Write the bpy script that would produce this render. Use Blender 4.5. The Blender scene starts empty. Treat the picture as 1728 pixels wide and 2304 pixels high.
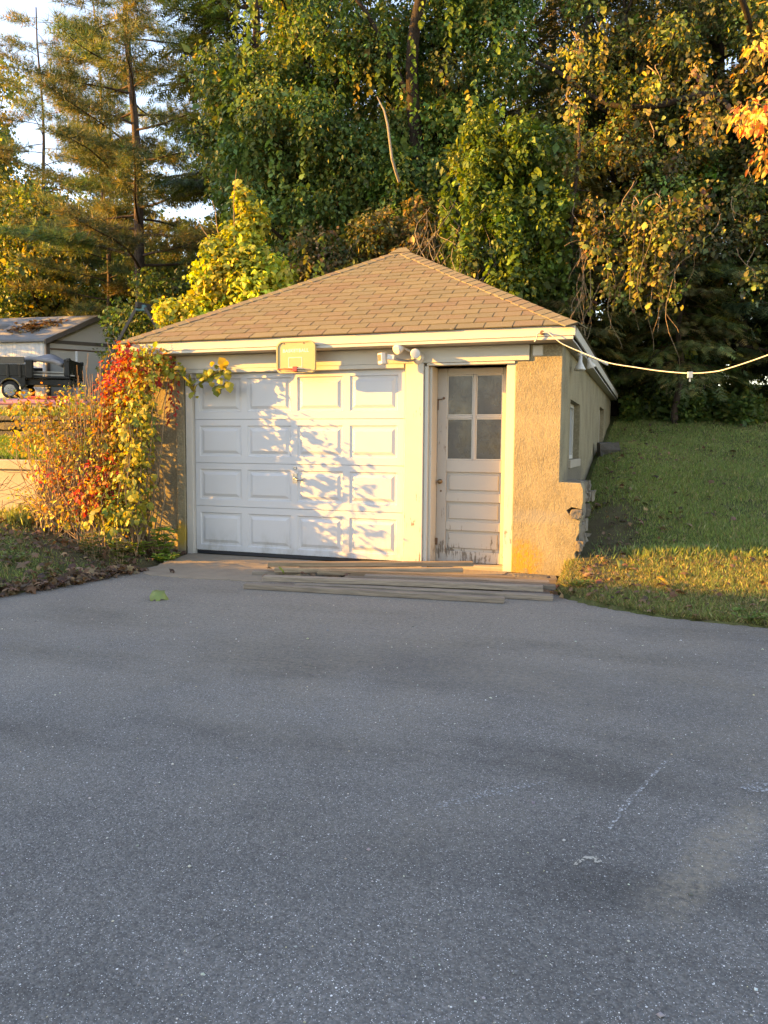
import bpy, bmesh, math
import numpy as np
from mathutils import Vector, Matrix

# ------------------------------------------------------------------ camera, world, sun, exposure
S = bpy.context.scene
COL = S.collection
rng = np.random.default_rng(11)
R = math.radians

CAM_POS = Vector((5.382, -8.357, 1.3646))
YAW, PITCH, ROLL = 0.3309, 0.085, 0.0079
cam_data = bpy.data.cameras.new('camera')
cam = bpy.data.objects.new('camera', cam_data)
COL.objects.link(cam)
fw = Vector((-math.sin(YAW) * math.cos(PITCH), math.cos(YAW) * math.cos(PITCH), -math.sin(PITCH)))
rt = Vector((math.cos(YAW), math.sin(YAW), 0))
up = rt.cross(fw)
rt2 = math.cos(ROLL) * rt + math.sin(ROLL) * up
up2 = -math.sin(ROLL) * rt + math.cos(ROLL) * up
cam.matrix_world = Matrix(((rt2.x, up2.x, -fw.x, CAM_POS.x), (rt2.y, up2.y, -fw.y, CAM_POS.y),
                           (rt2.z, up2.z, -fw.z, CAM_POS.z), (0, 0, 0, 1)))
cam_data.sensor_fit = 'VERTICAL'
cam_data.sensor_height = 24
cam_data.lens = 24 * 1739.5 / 2304
cam_data.clip_start = 0.05
cam_data.clip_end = 2000
S.camera = cam

SUN_AZ, SUN_EL = R(69), R(12.0)          # azimuth left of the front wall's normal
to_sun = Vector((-math.cos(SUN_EL) * math.sin(SUN_AZ), -math.cos(SUN_EL) * math.cos(SUN_AZ), math.sin(SUN_EL)))
W = bpy.data.worlds.new('World')
S.world = W
W.use_nodes = True
wt = W.node_tree
wt.nodes.clear()
sky = wt.nodes.new('ShaderNodeTexSky')
sky.sky_type = 'NISHITA'
sky.sun_disc = False
sky.sun_elevation = SUN_EL
sky.sun_rotation = math.atan2(to_sun.x, to_sun.y)
sky.air_density = 1.0
sky.dust_density = 0.3
sky.ozone_density = 1.8
bg = wt.nodes.new('ShaderNodeBackground')
bg.inputs['Strength'].default_value = 0.15
wo = wt.nodes.new('ShaderNodeOutputWorld')
wt.links.new(sky.outputs[0], bg.inputs['Color'])
wt.links.new(bg.outputs[0], wo.inputs['Surface'])

sd = bpy.data.lights.new('sun', 'SUN')
sd.energy = 4.5
sd.angle = R(0.55)
sd.color = (1.0, 0.575, 0.105)
sun = bpy.data.objects.new('sun', sd)
sun.rotation_euler = to_sun.to_track_quat('Z', 'Y').to_euler()
sun.location = (-20, -10, 12)
COL.objects.link(sun)

S.view_settings.view_transform = 'Standard'
S.view_settings.look = 'None'
S.view_settings.exposure = 2.45
S.view_settings.use_white_balance = True
S.view_settings.white_balance_temperature = 8300
S.view_settings.white_balance_tint = 24
S.view_settings.gamma = 1.0
S.view_settings.use_curve_mapping = False
S.render.engine = 'CYCLES'
S.cycles.max_bounces = 5
S.cycles.diffuse_bounces = 2
S.cycles.transmission_bounces = 4
S.cycles.transparent_max_bounces = 8
S.cycles.caustics_reflective = False
S.cycles.caustics_refractive = False
S.cycles.use_denoising = True
S.cycles.sample_clamp_indirect = 6

# ------------------------------------------------------------------ object helpers
def tag(o, label=None, cat=None, group=None, kind=None):
    if label: o['label'] = label
    if cat: o['category'] = cat
    if group: o['group'] = group
    if kind: o['kind'] = kind
    return o

def adopt(o, parent):
    if parent is not None:
        o.parent = parent
        o.matrix_parent_inverse = world_of(parent).inverted()

def world_of(o):
    m = o.matrix_basis.copy()
    if o.parent:
        m = world_of(o.parent) @ o.matrix_parent_inverse @ m
    return m

def thing(name, label, cat, loc, group=None):
    o = bpy.data.objects.new(name, None)
    o.empty_display_size = 0.2
    o.location = loc
    COL.objects.link(o)
    return tag(o, label, cat, group)

def link(name, me, mat, parent=None):
    o = bpy.data.objects.new(name, me)
    COL.objects.link(o)
    if mat is not None and len(me.materials) == 0:
        me.materials.append(mat)
    adopt(o, parent)
    return o

def unit(v):
    v = np.asarray(v, float)
    n = np.linalg.norm(v, axis=-1, keepdims=True)
    return v / np.maximum(n, 1e-9)

class MB:
    """collects vertices and faces of one mesh, in world coordinates"""
    def __init__(s):
        s.v = []; s.f = []
    def add(s, vs, fs):
        k = len(s.v)
        s.v.extend([tuple(map(float, q)) for q in vs])
        s.f.extend([tuple(i + k for i in f) for f in fs])
        return s
    def box(s, x0, x1, y0, y1, z0, z1):
        return s.add([(x0, y0, z0), (x1, y0, z0), (x1, y1, z0), (x0, y1, z0), (x0, y0, z1), (x1, y0, z1), (x1, y1, z1), (x0, y1, z1)],
                     [(0, 3, 2, 1), (4, 5, 6, 7), (0, 1, 5, 4), (1, 2, 6, 5), (2, 3, 7, 6), (3, 0, 4, 7)])
    def obox(s, c, ax, ay, az, hx, hy, hz):
        c = Vector(c); ax = Vector(ax).normalized() * hx; ay = Vector(ay).normalized() * hy; az = Vector(az).normalized() * hz
        P = [c + i * ax + j * ay + k * az for k in (-1, 1) for i, j in ((-1, -1), (1, -1), (1, 1), (-1, 1))]
        return s.add(P, [(0, 3, 2, 1), (4, 5, 6, 7), (0, 1, 5, 4), (1, 2, 6, 5), (2, 3, 7, 6), (3, 0, 4, 7)])
    def beam(s, a, b, w, h, upv=(0, 0, 1)):
        a = Vector(a); b = Vector(b); d = (b - a)
        side = d.cross(Vector(upv)).normalized(); u2 = side.cross(d).normalized()
        return s.obox((a + b) / 2, d, side, u2, d.length / 2, w / 2, h / 2)
    def tube(s, pts, rad, n=6, cap=True):
        pts = [Vector(q) for q in pts]
        rad = [float(x) for x in rad] if hasattr(rad, '__len__') else [float(rad)] * len(pts)
        vs = []; fs = []
        prev = None
        for i, q in enumerate(pts):
            d = (pts[min(i + 1, len(pts) - 1)] - pts[max(i - 1, 0)]).normalized()
            if prev is None:
                a = d.orthogonal().normalized()
            else:
                a = (prev - d * prev.dot(d))
                a = a.normalized() if a.length > 1e-6 else d.orthogonal().normalized()
            prev = a
            b = d.cross(a)
            for k in range(n):
                t = 2 * math.pi * k / n
                vs.append(q + rad[i] * (math.cos(t) * a + math.sin(t) * b))
        for i in range(len(pts) - 1):
            for k in range(n):
                fs.append((i * n + k, i * n + (k + 1) % n, (i + 1) * n + (k + 1) % n, (i + 1) * n + k))
        if cap:
            fs.append(tuple(range(n - 1, -1, -1)))
            fs.append(tuple((len(pts) - 1) * n + k for k in range(n)))
        return s.add(vs, fs)
    def lathe(s, c, axis, prof, n=20):
        """prof: list of (distance along axis, radius)"""
        c = Vector(c); ax = Vector(axis).normalized()
        return s.tube([c + ax * h for h, r in prof], [r for h, r in prof], n)
    def prism(s, poly, axis, a, b):
        """poly of 2D points; axis 'y': (x,z) extruded a..b along y; 'x': (y,z); 'z': (x,y)"""
        f = {'y': lambda q, t: (q[0], t, q[1]), 'x': lambda q, t: (t, q[0], q[1]), 'z': lambda q, t: (q[0], q[1], t)}[axis]
        n = len(poly)
        return s.add([f(q, a) for q in poly] + [f(q, b) for q in poly],
                     [tuple(range(n))[::-1], tuple(range(n, 2 * n))] + [(i, (i + 1) % n, (i + 1) % n + n, i + n) for i in range(n)])
    def mesh(s, name, bevel=0, smooth=False, seg=1):
        me = bpy.data.meshes.new(name)
        me.from_pydata(s.v, [], s.f)
        bm = bmesh.new(); bm.from_mesh(me)
        bmesh.ops.recalc_face_normals(bm, faces=bm.faces)
        if bevel:
            es = [e for e in bm.edges if len(e.link_faces) == 2 and e.calc_face_angle(0) > 0.5]
            bmesh.ops.bevel(bm, geom=es, offset=bevel, segments=seg, affect='EDGES', profile=0.6, clamp_overlap=True)
        bm.to_mesh(me); bm.free()
        if smooth:
            me.polygons.foreach_set('use_smooth', np.ones(len(me.polygons), bool))
        return me
    def build(s, name, mat, parent=None, bevel=0, smooth=False, seg=1):
        o = link(name, s.mesh(name, bevel, smooth, seg), mat, parent)
        if name in ('stem', 'branch'): o['kind'] = 'stuff'           # twigs too fine to pick apart
        return o

def array_mesh(name, verts, tris, cols=None, smooth=False):
    """big triangle mesh straight from numpy"""
    me = bpy.data.meshes.new(name)
    nv, nf = len(verts), len(tris)
    k = tris.shape[1]
    me.vertices.add(nv)
    me.vertices.foreach_set('co', np.ascontiguousarray(verts, np.float32).ravel())
    me.loops.add(nf * k)
    me.loops.foreach_set('vertex_index', np.ascontiguousarray(tris, np.int32).ravel())
    me.polygons.add(nf)
    me.polygons.foreach_set('loop_start', np.arange(0, nf * k, k, dtype=np.int32))
    me.polygons.foreach_set('loop_total', np.full(nf, k, np.int32))
    if smooth:
        me.polygons.foreach_set('use_smooth', np.ones(nf, bool))
    if cols is not None:
        a = me.attributes.new('Col', 'FLOAT_COLOR', 'POINT')
        c4 = np.ones((nv, 4), np.float32); c4[:, :3] = cols
        a.data.foreach_set('color', c4.ravel())
    me.update(calc_edges=True)
    return me

# ------------------------------------------------------------------ material helpers
class NT:
    def __init__(s, name):
        s.m = bpy.data.materials.new(name); s.m.use_nodes = True
        s.t = s.m.node_tree; s.t.nodes.clear()
        s.out = s.t.nodes.new('ShaderNodeOutputMaterial')
        s._pos = None
    def n(s, typ, ins=None, **props):
        nd = s.t.nodes.new('ShaderNode' + typ)
        for k, v in props.items(): setattr(nd, k, v)
        for k, v in (ins or {}).items(): s.set(nd, k, v)
        return nd
    def set(s, nd, k, v):
        sock = nd.inputs[k]
        if isinstance(v, bpy.types.NodeSocket): s.t.links.new(v, sock)
        elif isinstance(v, bpy.types.Node): s.t.links.new(v.outputs[0], sock)
        elif isinstance(v, tuple) and len(v) == 3 and sock.type == 'RGBA': sock.default_value = (*v, 1)
        else: sock.default_value = v
    @property
    def pos(s):
        if s._pos is None: s._pos = s.n('NewGeometry').outputs['Position']
        return s._pos
    def noise(s, scale, detail=4, rough=.55, vec=None, stretch=None):
        v = vec if vec is not None else s.pos
        if stretch is not None:
            v = s.n('VectorMath', {0: v, 1: stretch}, operation='MULTIPLY').outputs[0]
        return s.n('TexNoise', {'Vector': v, 'Scale': scale, 'Detail': detail, 'Roughness': rough}).outputs['Fac']
    def voro(s, scale, feature='F1', out='Distance', vec=None):
        return s.n('TexVoronoi', {'Vector': vec if vec is not None else s.pos, 'Scale': scale}, feature=feature).outputs[out]
    def ramp(s, fac, stops, interp='LINEAR'):
        nd = s.n('ValToRGB', {'Fac': fac})
        cr = nd.color_ramp; cr.interpolation = interp
        while len(cr.elements) < len(stops): cr.elements.new(.5)
        for e, (p, c) in zip(cr.elements, stops):
            e.position = p
            e.color = (*c, 1) if isinstance(c, tuple) else (c, c, c, 1)
        return nd.outputs[0]
    def mix(s, fac, a, b, blend='MIX'):
        nd = s.n('Mix', data_type='RGBA', blend_type=blend)
        s.set(nd, 0, fac); s.set(nd, 6, a); s.set(nd, 7, b)
        return nd.outputs[2]
    def math(s, op, a, b=0., clamp=False):
        nd = s.n('Math', {0: a, 1: b}, operation=op, use_clamp=clamp)
        return nd.outputs[0]
    def maprange(s, v, a, b, c=0., d=1., smooth=True):
        return s.n('MapRange', {'Value': v, 'From Min': a, 'From Max': b, 'To Min': c, 'To Max': d},
                   interpolation_type='SMOOTHSTEP' if smooth else 'LINEAR').outputs[0]
    def blob(s, c, radii, soft=.5, nscale=8, namt=.8):
        """1 inside an uneven ellipsoid round c"""
        d = s.n('VectorMath', {0: s.pos, 1: tuple(-x for x in c)}, operation='ADD').outputs[0]
        d = s.n('VectorMath', {0: d, 1: tuple(1 / x for x in radii)}, operation='MULTIPLY').outputs[0]
        L = s.n('VectorMath', {0: d}, operation='LENGTH').outputs['Value']
        nn = s.math('MULTIPLY', s.math('SUBTRACT', s.noise(nscale), .5), namt * 2)
        return s.maprange(s.math('ADD', L, nn), 1 + soft / 2, 1 - soft / 2)
    def bump(s, h, strength=.5, dist=.01, normal=None):
        nd = s.n('Bump', {'Height': h, 'Strength': strength, 'Distance': dist})
        if normal is not None: s.set(nd, 'Normal', normal)
        return nd.outputs[0]
    def finish(s, color, rough=.7, normal=None, metal=0., spec=.5, **kw):
        p = s.n('BsdfPrincipled')
        s.set(p, 'Base Color', color); s.set(p, 'Roughness', rough); s.set(p, 'Metallic', metal); s.set(p, 'Specular IOR Level', spec)
        if normal is not None: s.set(p, 'Normal', normal)
        for k, v in kw.items(): s.set(p, k.replace('_', ' '), v)
        s.t.links.new(p.outputs[0], s.out.inputs[0])
        return s.m

def simple(name, c1, c2=None, scale=6, rough=.6, bumpscale=0, bumpstr=.3, bdist=.004, metal=0., spec=.5, rnd=0):
    t = NT(name)
    c2 = c2 or tuple(x * .8 for x in c1)
    col = t.mix(t.noise(scale), c1, c2)
    if rnd:
        oi = t.n('ObjectInfo').outputs['Random']
        v = t.maprange(oi, 0, 1, 1 - rnd, 1 + rnd, smooth=False)
        h = t.n('HueSaturation', {'Value': v, 'Color': col})
        col = h.outputs[0]
    nrm = t.bump(t.noise(bumpscale), bumpstr, bdist) if bumpscale else None
    return t.finish(col, rough, nrm, metal, spec)

def m_stucco():
    t = NT('stucco')
    base = t.mix(t.maprange(t.noise(2.2, 5), .3, .7), (.265, .222, .140), (.180, .150, .094))
    base = t.mix(t.math('MULTIPLY', t.maprange(t.noise(45, 3), .42, .75), .6), base, (.33, .28, .185))
    # runs of damp and dirt with a shape of their own, plus one painted shadow band
    streak = t.maprange(t.noise(3, 5, .6, stretch=(2.5, 2.5, .25)), .55, .75)
    base = t.mix(t.math('MULTIPLY', streak, .55), base, (.20, .175, .14))
    base = t.mix(t.math('MULTIPLY', t.math('MULTIPLY', t.blob((4.13, 0, .16), (.15, .3, .17), 1.2, 7, .8), t.maprange(t.noise(24, 5), .3, .6)), .8), base, (.40, .215, .012))
    base = t.mix(t.math('MULTIPLY', t.blob((4.02, 0, .12), (.10, .3, .14), .9, 7, .5), .5), base, (.38, .22, .025))
    base = t.mix(t.math('MULTIPLY', t.blob((-.17, 0, .24), (.09, .25, .16), .7, 9, .35), .75), base, (.45, .29, .03))
    base = t.mix(t.math('MULTIPLY', t.blob((4.2, 0, .62), (.45, .3, .07), 1.2, 5, .5), .45), base, (.20, .19, .17))  # soft band of cast shadow painted into the stucco colour
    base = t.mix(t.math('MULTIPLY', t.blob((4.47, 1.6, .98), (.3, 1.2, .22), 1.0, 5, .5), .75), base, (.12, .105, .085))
    h = t.math('ADD', t.noise(70, 3), t.math('MULTIPLY', t.noise(14, 4), 1.2))
    return t.finish(base, .92, t.bump(h, .8, .011), spec=.2)

def m_paint(name, paint, peel=.62, wood=(.20, .155, .11), rough=.5, zlow=.0, zamt=0.):
    """old white paint, flaked off in places down to grey wood"""
    t = NT(name)
    grain = t.noise(26, 5, .65, stretch=(2.4, 2.4, .22))
    patch = t.noise(5, 5, .6)
    k = t.math('ADD', t.math('MULTIPLY', grain, .55), t.math('MULTIPLY', patch, .45))
    if zamt:
        z = t.n('SeparateXYZ', {0: t.pos}).outputs[2]
        k = t.math('ADD', k, t.maprange(z, zlow, 0., 0., zamt))
    m = t.maprange(k, peel, peel + .05)
    wd = t.mix(t.noise(60, 4, .6, stretch=(3, 3, .2)), wood, tuple(x * .55 for x in wood))
    pc = t.mix(t.noise(3.5, 4), paint, tuple(x * .86 for x in paint))
    h = t.math('SUBTRACT', 1., m)
    return t.finish(t.mix(m, pc, wd), rough, t.bump(t.math('ADD', h, t.math('MULTIPLY', grain, .4)), .5, .004), spec=.3)

def m_shingle():
    t = NT('asphalt shingle')
    oi = t.n('ObjectInfo').outputs['Random']
    c = t.ramp(oi, [(0, (.132, .090, .062)), (.35, (.160, .126, .080)), (.65, (.128, .118, .074)), (1, (.175, .150, .086))])
    g = t.voro(420, out='Color')
    c = t.mix(.35, c, t.mix(t.n('SeparateColor', {0: g}).outputs[0], (.06, .052, .04), (.32, .27, .20)))
    c = t.mix(t.maprange(t.noise(1.6, 5), .5, .75), c, (.145, .135, .095))
    wn = t.maprange(t.noise(19, 3), .70, .74)
    c = t.mix(t.math('MULTIPLY', wn, .35), c, (.45, .42, .35))
    return t.finish(c, .95, t.bump(t.noise(300, 2), .6, .003), spec=.15)

def m_asphalt():
    t = NT('asphalt')
    cell = t.n('SeparateColor', {0: t.voro(190, out='Color')})
    cell2 = t.n('SeparateColor', {0: t.voro(95, out='Color')})
    k = t.math('ADD', t.math('MULTIPLY', cell.outputs[0], .55), t.math('MULTIPLY', cell2.outputs[0], .45))
    stone = t.ramp(k, [(.1, .085), (.45, .118), (.75, .150), (1, .21)])
    stone = t.mix(1., stone, t.mix(cell.outputs[1], (1.03, 1.0, .95), (1.10, 1.0, .88)), 'MULTIPLY')
    # cracks between the stones, here and there
    crev = t.math('MULTIPLY', t.maprange(t.voro(70, 'DISTANCE_TO_EDGE'), .05, .0), t.maprange(t.noise(7, 5, .65), .50, .68))
    stone = t.mix(t.math('MULTIPLY', crev, .75), stone, (.03, .03, .03))
    for sc_, thr, rad in ((120, .90, .24), (62, .955, .20), (300, .88, .35)):
        fl = t.n('SeparateColor', {0: t.voro(sc_, out='Color')})
        msk = t.math('MULTIPLY', t.math('GREATER_THAN', fl.outputs[0], thr), t.math('LESS_THAN', t.voro(sc_), rad))
        stone = t.mix(msk, stone, t.mix(fl.outputs[1], (.26, .26, .26), (.80, .78, .74)))
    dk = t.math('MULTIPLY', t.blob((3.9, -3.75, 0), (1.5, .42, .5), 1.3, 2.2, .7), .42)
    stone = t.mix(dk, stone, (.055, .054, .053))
    big = t.noise(.55, 5, .6)
    stone = t.mix(1., stone, t.ramp(big, [(.25, .66), (.5, 1.0), (.75, 1.2)]), 'MULTIPLY')
    band = t.noise(1.0, 5, .6, stretch=(.45, 1.5, 1))
    stone = t.mix(1., stone, t.ramp(band, [(.28, .60), (.46, 1.0), (.7, 1.14)]), 'MULTIPLY')
    # tan streak at the right, and sandy wash before the garage
    rel = t.n('VectorMath', {0: t.pos, 1: (-5.64, 5.60, 0.)}, operation='ADD').outputs[0]
    al = t.n('VectorMath', {0: rel, 1: (-.385, -.923, 0.)}, operation='DOT_PRODUCT').outputs['Value']
    ac = t.n('VectorMath', {0: rel, 1: (.923, -.385, 0.)}, operation='DOT_PRODUCT').outputs['Value']
    wob = t.math('MULTIPLY', t.math('SUBTRACT', t.noise(5, 5, .65), .5), .22)
    ac = t.math('ABSOLUTE', t.math('ADD', ac, wob))
    tan_streak = t.math('MULTIPLY', t.maprange(ac, .13, .02), t.maprange(t.math('ABSOLUTE', al), .62, .30))
    tan_streak = t.math('MULTIPLY', tan_streak, t.maprange(t.noise(42, 5, .7), .36, .60, .25, .80))
    sand2 = t.math('MULTIPLY', t.blob((2.4, -1.6, 0), (4.6, 3.0, .5), 1.4, 1.6, .7), .62)
    grit = t.maprange(t.noise(30, 4), .35, .65)
    stone = t.mix(t.math('MULTIPLY', t.math('MAXIMUM', tan_streak, sand2), t.math('ADD', t.math('MULTIPLY', grit, .6), .4)), stone, (.27, .225, .165))
    h = t.math('ADD', t.math('SUBTRACT', 1., t.math('MULTIPLY', t.voro(95), 1.2)), t.math('MULTIPLY', t.noise(240, 2), .4))
    return t.finish(stone, .86, t.bump(h, .7, .0045), spec=.3)

def m_leaf(name, trans=.35, rough=.5):
    t = NT(name)
    c = t.n('Attribute', attribute_name='Col').outputs['Color']
    p = t.n('BsdfPrincipled', {'Base Color': c, 'Roughness': rough, 'Specular IOR Level': .35})
    tr = t.n('BsdfTranslucent', {'Color': t.mix(1., c, (1.5, 1.35, .7), 'MULTIPLY')})
    ms = t.n('MixShader', {0: trans, 1: p.outputs[0], 2: tr.outputs[0]})
    t.t.links.new(ms.outputs[0], t.out.inputs[0])
    return t.m

def m_leaf_obj(name, cols, trans=.35):
    """single leaf pieces: colour picked per object"""
    t = NT(name)
    oi = t.n('ObjectInfo').outputs['Random']
    st = [(i / max(1, len(cols) - 1), c) for i, c in enumerate(cols)]
    c = t.ramp(oi, st)
    c = t.mix(t.math('MULTIPLY', t.noise(40, 3), .5), c, t.mix(1., c, (.7, .6, .5), 'MULTIPLY'))
    p = t.n('BsdfPrincipled', {'Base Color': c, 'Roughness': .5, 'Specular IOR Level': .35})
    tr = t.n('BsdfTranslucent', {'Color': t.mix(1., c, (1.5, 1.35, .7), 'MULTIPLY')})
    ms = t.n('MixShader', {0: trans, 1: p.outputs[0], 2: tr.outputs[0]})
    t.t.links.new(ms.outputs[0], t.out.inputs[0])
    return t.m

def m_bark(name, c1, c2):
    t = NT(name)
    g = t.noise(9, 6, .65, stretch=(3, 3, .35))
    return t.finish(t.mix(t.maprange(g, .3, .7), c1, c2), .95, t.bump(g, .9, .03), spec=.1)

def m_wood(name, c1, c2, rnd=.38, rough=.8):
    """weathered sawn board, grain along the object's long local axis X"""
    t = NT(name)
    oc = t.n('TexCoord').outputs['Object']
    oi = t.n('ObjectInfo').outputs['Random']
    off = t.n('CombineXYZ', {0: t.math('MULTIPLY', oi, 31.), 1: oi, 2: oi}).outputs[0]
    v = t.n('VectorMath', {0: oc, 1: off}, operation='ADD').outputs[0]
    g = t.noise(9, 6, .65, vec=v, stretch=(.35, 7, 7))
    c = t.mix(t.maprange(g, .28, .72), c1, c2)
    kn = t.maprange(t.voro(3.2, vec=v), .07, .03)
    c = t.mix(t.math('MULTIPLY', kn, .7), c, tuple(x * .35 for x in c2))
    val = t.maprange(oi, 0, 1, 1 - rnd, 1 + rnd, smooth=False)
    c = t.n('HueSaturation', {'Value': val, 'Color': c}).outputs[0]
    return t.finish(c, rough, t.bump(g, .6, .004), spec=.25)

def m_ground():
    t = NT('soil and turf')
    a = t.noise(1.3, 6, .6)
    b = t.noise(14, 5, .65)
    c = t.mix(t.maprange(a, .35, .65), (.070, .095, .026), (.11, .11, .042))
    c = t.mix(t.maprange(b, .5, .72), c, (.105, .080, .048))
    bare = t.math('MAXIMUM', t.blob((-.7, -.9, .15), (1.1, 1.0, .6), .8, 3, .5), t.blob((4.95, .6, .3), (.42, 1.5, 1.), 1.3, 5, .7))
    c = t.mix(t.math('MULTIPLY', bare, .65), c, t.mix(b, (.13, .092, .060), (.075, .054, .036)))
    return t.finish(c, .97, t.bump(t.math('ADD', b, t.noise(60, 3)), .8, .03), spec=.1)

MAT = {}
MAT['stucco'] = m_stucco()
MAT['white_old'] = m_paint('old white paint', (.50, .47, .42), .66)
MAT['white_peel'] = m_paint('peeling white paint', (.50, .47, .41), .61, zlow=.9, zamt=.07)
MAT['white_grey'] = m_paint('worn door paint', (.42, .385, .34), .61, wood=(.20, .165, .13), zlow=.55, zamt=.12)
MAT['white_trim'] = m_paint('cream trim paint', (.50, .465, .40), .70)
t = NT('white steel door')
zz = t.n('SeparateXYZ', {0: t.pos}).outputs[2]
gr = t.math('MULTIPLY', t.maprange(zz, .42, .02), t.maprange(t.noise(9, 6, .65, stretch=(1, 1, .5)), .38, .75))
sc = t.maprange(t.noise(38, 5, .7, stretch=(.6, 1, 1.6)), .70, .76)
dc = t.mix(t.noise(2.5, 4), (.49, .492, .50), (.445, .448, .455))
dc = t.mix(t.math('MULTIPLY', gr, .55), dc, (.24, .205, .16))
dc = t.mix(t.math('MULTIPLY', sc, .25), dc, (.33, .31, .28))
MAT['door_white'] = t.finish(dc, t.ramp(t.noise(6, 4), [(.3, .36), (.7, .52)]), t.bump(t.noise(1.6, 3), .12, .03))
MAT['shingle'] = m_shingle()
MAT['asphalt'] = m_asphalt()
MAT['ground'] = m_ground()
MAT['concrete'] = simple('weathered concrete', (.36, .31, .24), (.25, .215, .165), 5, .9, 60, .5, .006)
MAT['apron'] = simple('sandy concrete', (.29, .235, .165), (.17, .137, .10), 6, .95, 45, .8, .012)
MAT['stone'] = simple('rubble stone', (.22, .18, .13), (.11, .095, .072), 7, .92, 30, .8, .02, rnd=.35)
MAT['dark_stone'] = simple('dark stone', (.115, .102, .084), (.055, .050, .043), 5, .92, 25, .8, .02, rnd=.3)
MAT['seal'] = simple('black rubber', (.015, .016, .02), None, 5, .6)
MAT['old_glass'] = simple('dusty dark pane', (.050, .050, .047), (.028, .029, .029), 7, .25, 0, spec=.5)
t = NT('dusty pane over a plastic sheet')
wr = t.noise(7, 6, .7, stretch=(1.6, 1, .8))
MAT['glass'] = t.finish(t.mix(t.maprange(wr, .3, .7), (.052, .051, .047), (.034, .034, .033)), t.ramp(t.noise(5, 4), [(.3, .12), (.7, .42)]), t.bump(wr, .2, .02), spec=.5)
MAT['milky'] = simple('milky window sheet', (.30, .32, .33), (.19, .205, .215), 6, .35)
MAT['metal'] = simple('grey metal', (.38, .38, .37), (.28, .28, .28), 20, .35, metal=.9)
MAT['rust'] = simple('rusty metal', (.16, .085, .045), (.09, .05, .03), 30, .7)
MAT['brass'] = simple('tarnished brass', (.26, .17, .09), (.16, .11, .06), 20, .4, metal=.7)
MAT['plastic'] = simple('white plastic', (.58, .56, .52), (.52, .50, .46), 9, .35)
MAT['dark'] = simple('dark plastic', (.03, .03, .032), None, 9, .3)
MAT['cream'] = simple('cream board plastic', (.40, .31, .14), (.37, .285, .13), 5, .4)
MAT['offwhite'] = simple('white print', (.80, .76, .62), (.76, .72, .58), 5, .5)
MAT['red'] = simple('red plastic', (.50, .04, .03), (.40, .03, .025), 20, .4)
MAT['cable'] = simple('white cable', (.50, .48, .45), (.42, .40, .37), 10, .45)
MAT['leaf'] = m_leaf('leaf')
MAT['needle'] = m_leaf('needle', .22, .55)
MAT['grass'] = m_leaf('grass blade', .30, .6)
MAT['litter'] = m_leaf('dry leaf', .15, .75)
MAT['bark'] = m_bark('bark', (.050, .040, .033), (.022, .018, .015))
MAT['bark_pine'] = m_bark('pine bark', (.105, .075, .058), (.04, .03, .025))
MAT['bark_pale'] = m_bark('pale dead wood', (.26, .215, .165), (.14, .115, .085))
MAT['twig'] = m_bark('twig', (.32, .235, .145), (.17, .115, .07))
MAT['board_grey'] = m_wood('grey weathered board', (.275, .222, .168), (.13, .104, .08))
MAT['board_tan'] = m_wood('tan board', (.30, .22, .14), (.15, .105, .066))
MAT['timber'] = m_wood('old timber', (.20, .18, .15), (.11, .10, .085))
MAT['dark_timber'] = m_wood('dark timber', (.12, .105, .09), (.065, .056, .048))
MAT['black_paint'] = simple('black truck paint', (.012, .013, .015), (.03, .03, .03), 3, .25)
MAT['chrome'] = simple('chrome', (.6, .6, .6), (.5, .5, .5), 10, .15, metal=1.)
MAT['rubber'] = simple('tyre rubber', (.02, .02, .02), (.035, .033, .03), 20, .85)
MAT['cloth'] = simple('grey sheet', (.36, .36, .39), (.26, .26, .29), 4, .7, 18, .5, .02)
MAT['shed_white'] = simple('white siding', (.74, .76, .78), (.66, .68, .70), 3, .6)
MAT['shed_tan'] = simple('tan plywood', (.52, .48, .43), (.45, .42, .37), 3, .8, 30, .3, .004)
MAT['shed_roof'] = simple('grey roofing', (.25, .255, .265), (.19, .195, .205), 2, .9, 40, .5, .01)
MAT['shed_trim'] = simple('brown trim', (.12, .095, .075), (.09, .07, .055), 6, .8)
MAT['pink'] = simple('faded pink plastic', (.50, .20, .22), (.44, .17, .19), 4, .45)
MAT['chalk'] = None

# ------------------------------------------------------------------ terrain
def sm(x, a, b):
    t = np.clip((x - a) / (b - a), 0, 1)
    return t * t * (3 - 2 * t)

def vnoise(x, y, s, seed=0):
    """cheap smooth noise"""
    a = np.sin(x * s * 1.7 + seed + 1.3 * np.sin(y * s * 1.1 + seed * 2)) + np.sin(y * s * 2.1 - seed + 1.7 * np.sin(x * s * .9 + seed)) + .5 * np.sin((x + y) * s * 3.3 + seed * 3)
    return a / 2.5

WALL_X, WALL_Y = -2.46, 0.06         # corner of the concrete retaining wall
def edge_left(Y):
    return np.interp(Y, [-14, -6, -3.05, -2.4, -1.45, -.7, 0], [-.6, -.35, -.06, .12, .22, .12, -.05])
def edge_right(X):
    return np.interp(X, [4.4, 4.62, 5.0, 5.5, 6.3, 8, 14], [-.02, -1.2, -1.55, -1.80, -1.9, -2.0, -2.1])
def in_drive(X, Y, pad=0.):
    return (X > edge_left(Y) + pad) & ((Y < edge_right(X) - pad) | ((X < 4.55) & (Y < .02))) & (Y < .05)

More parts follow.
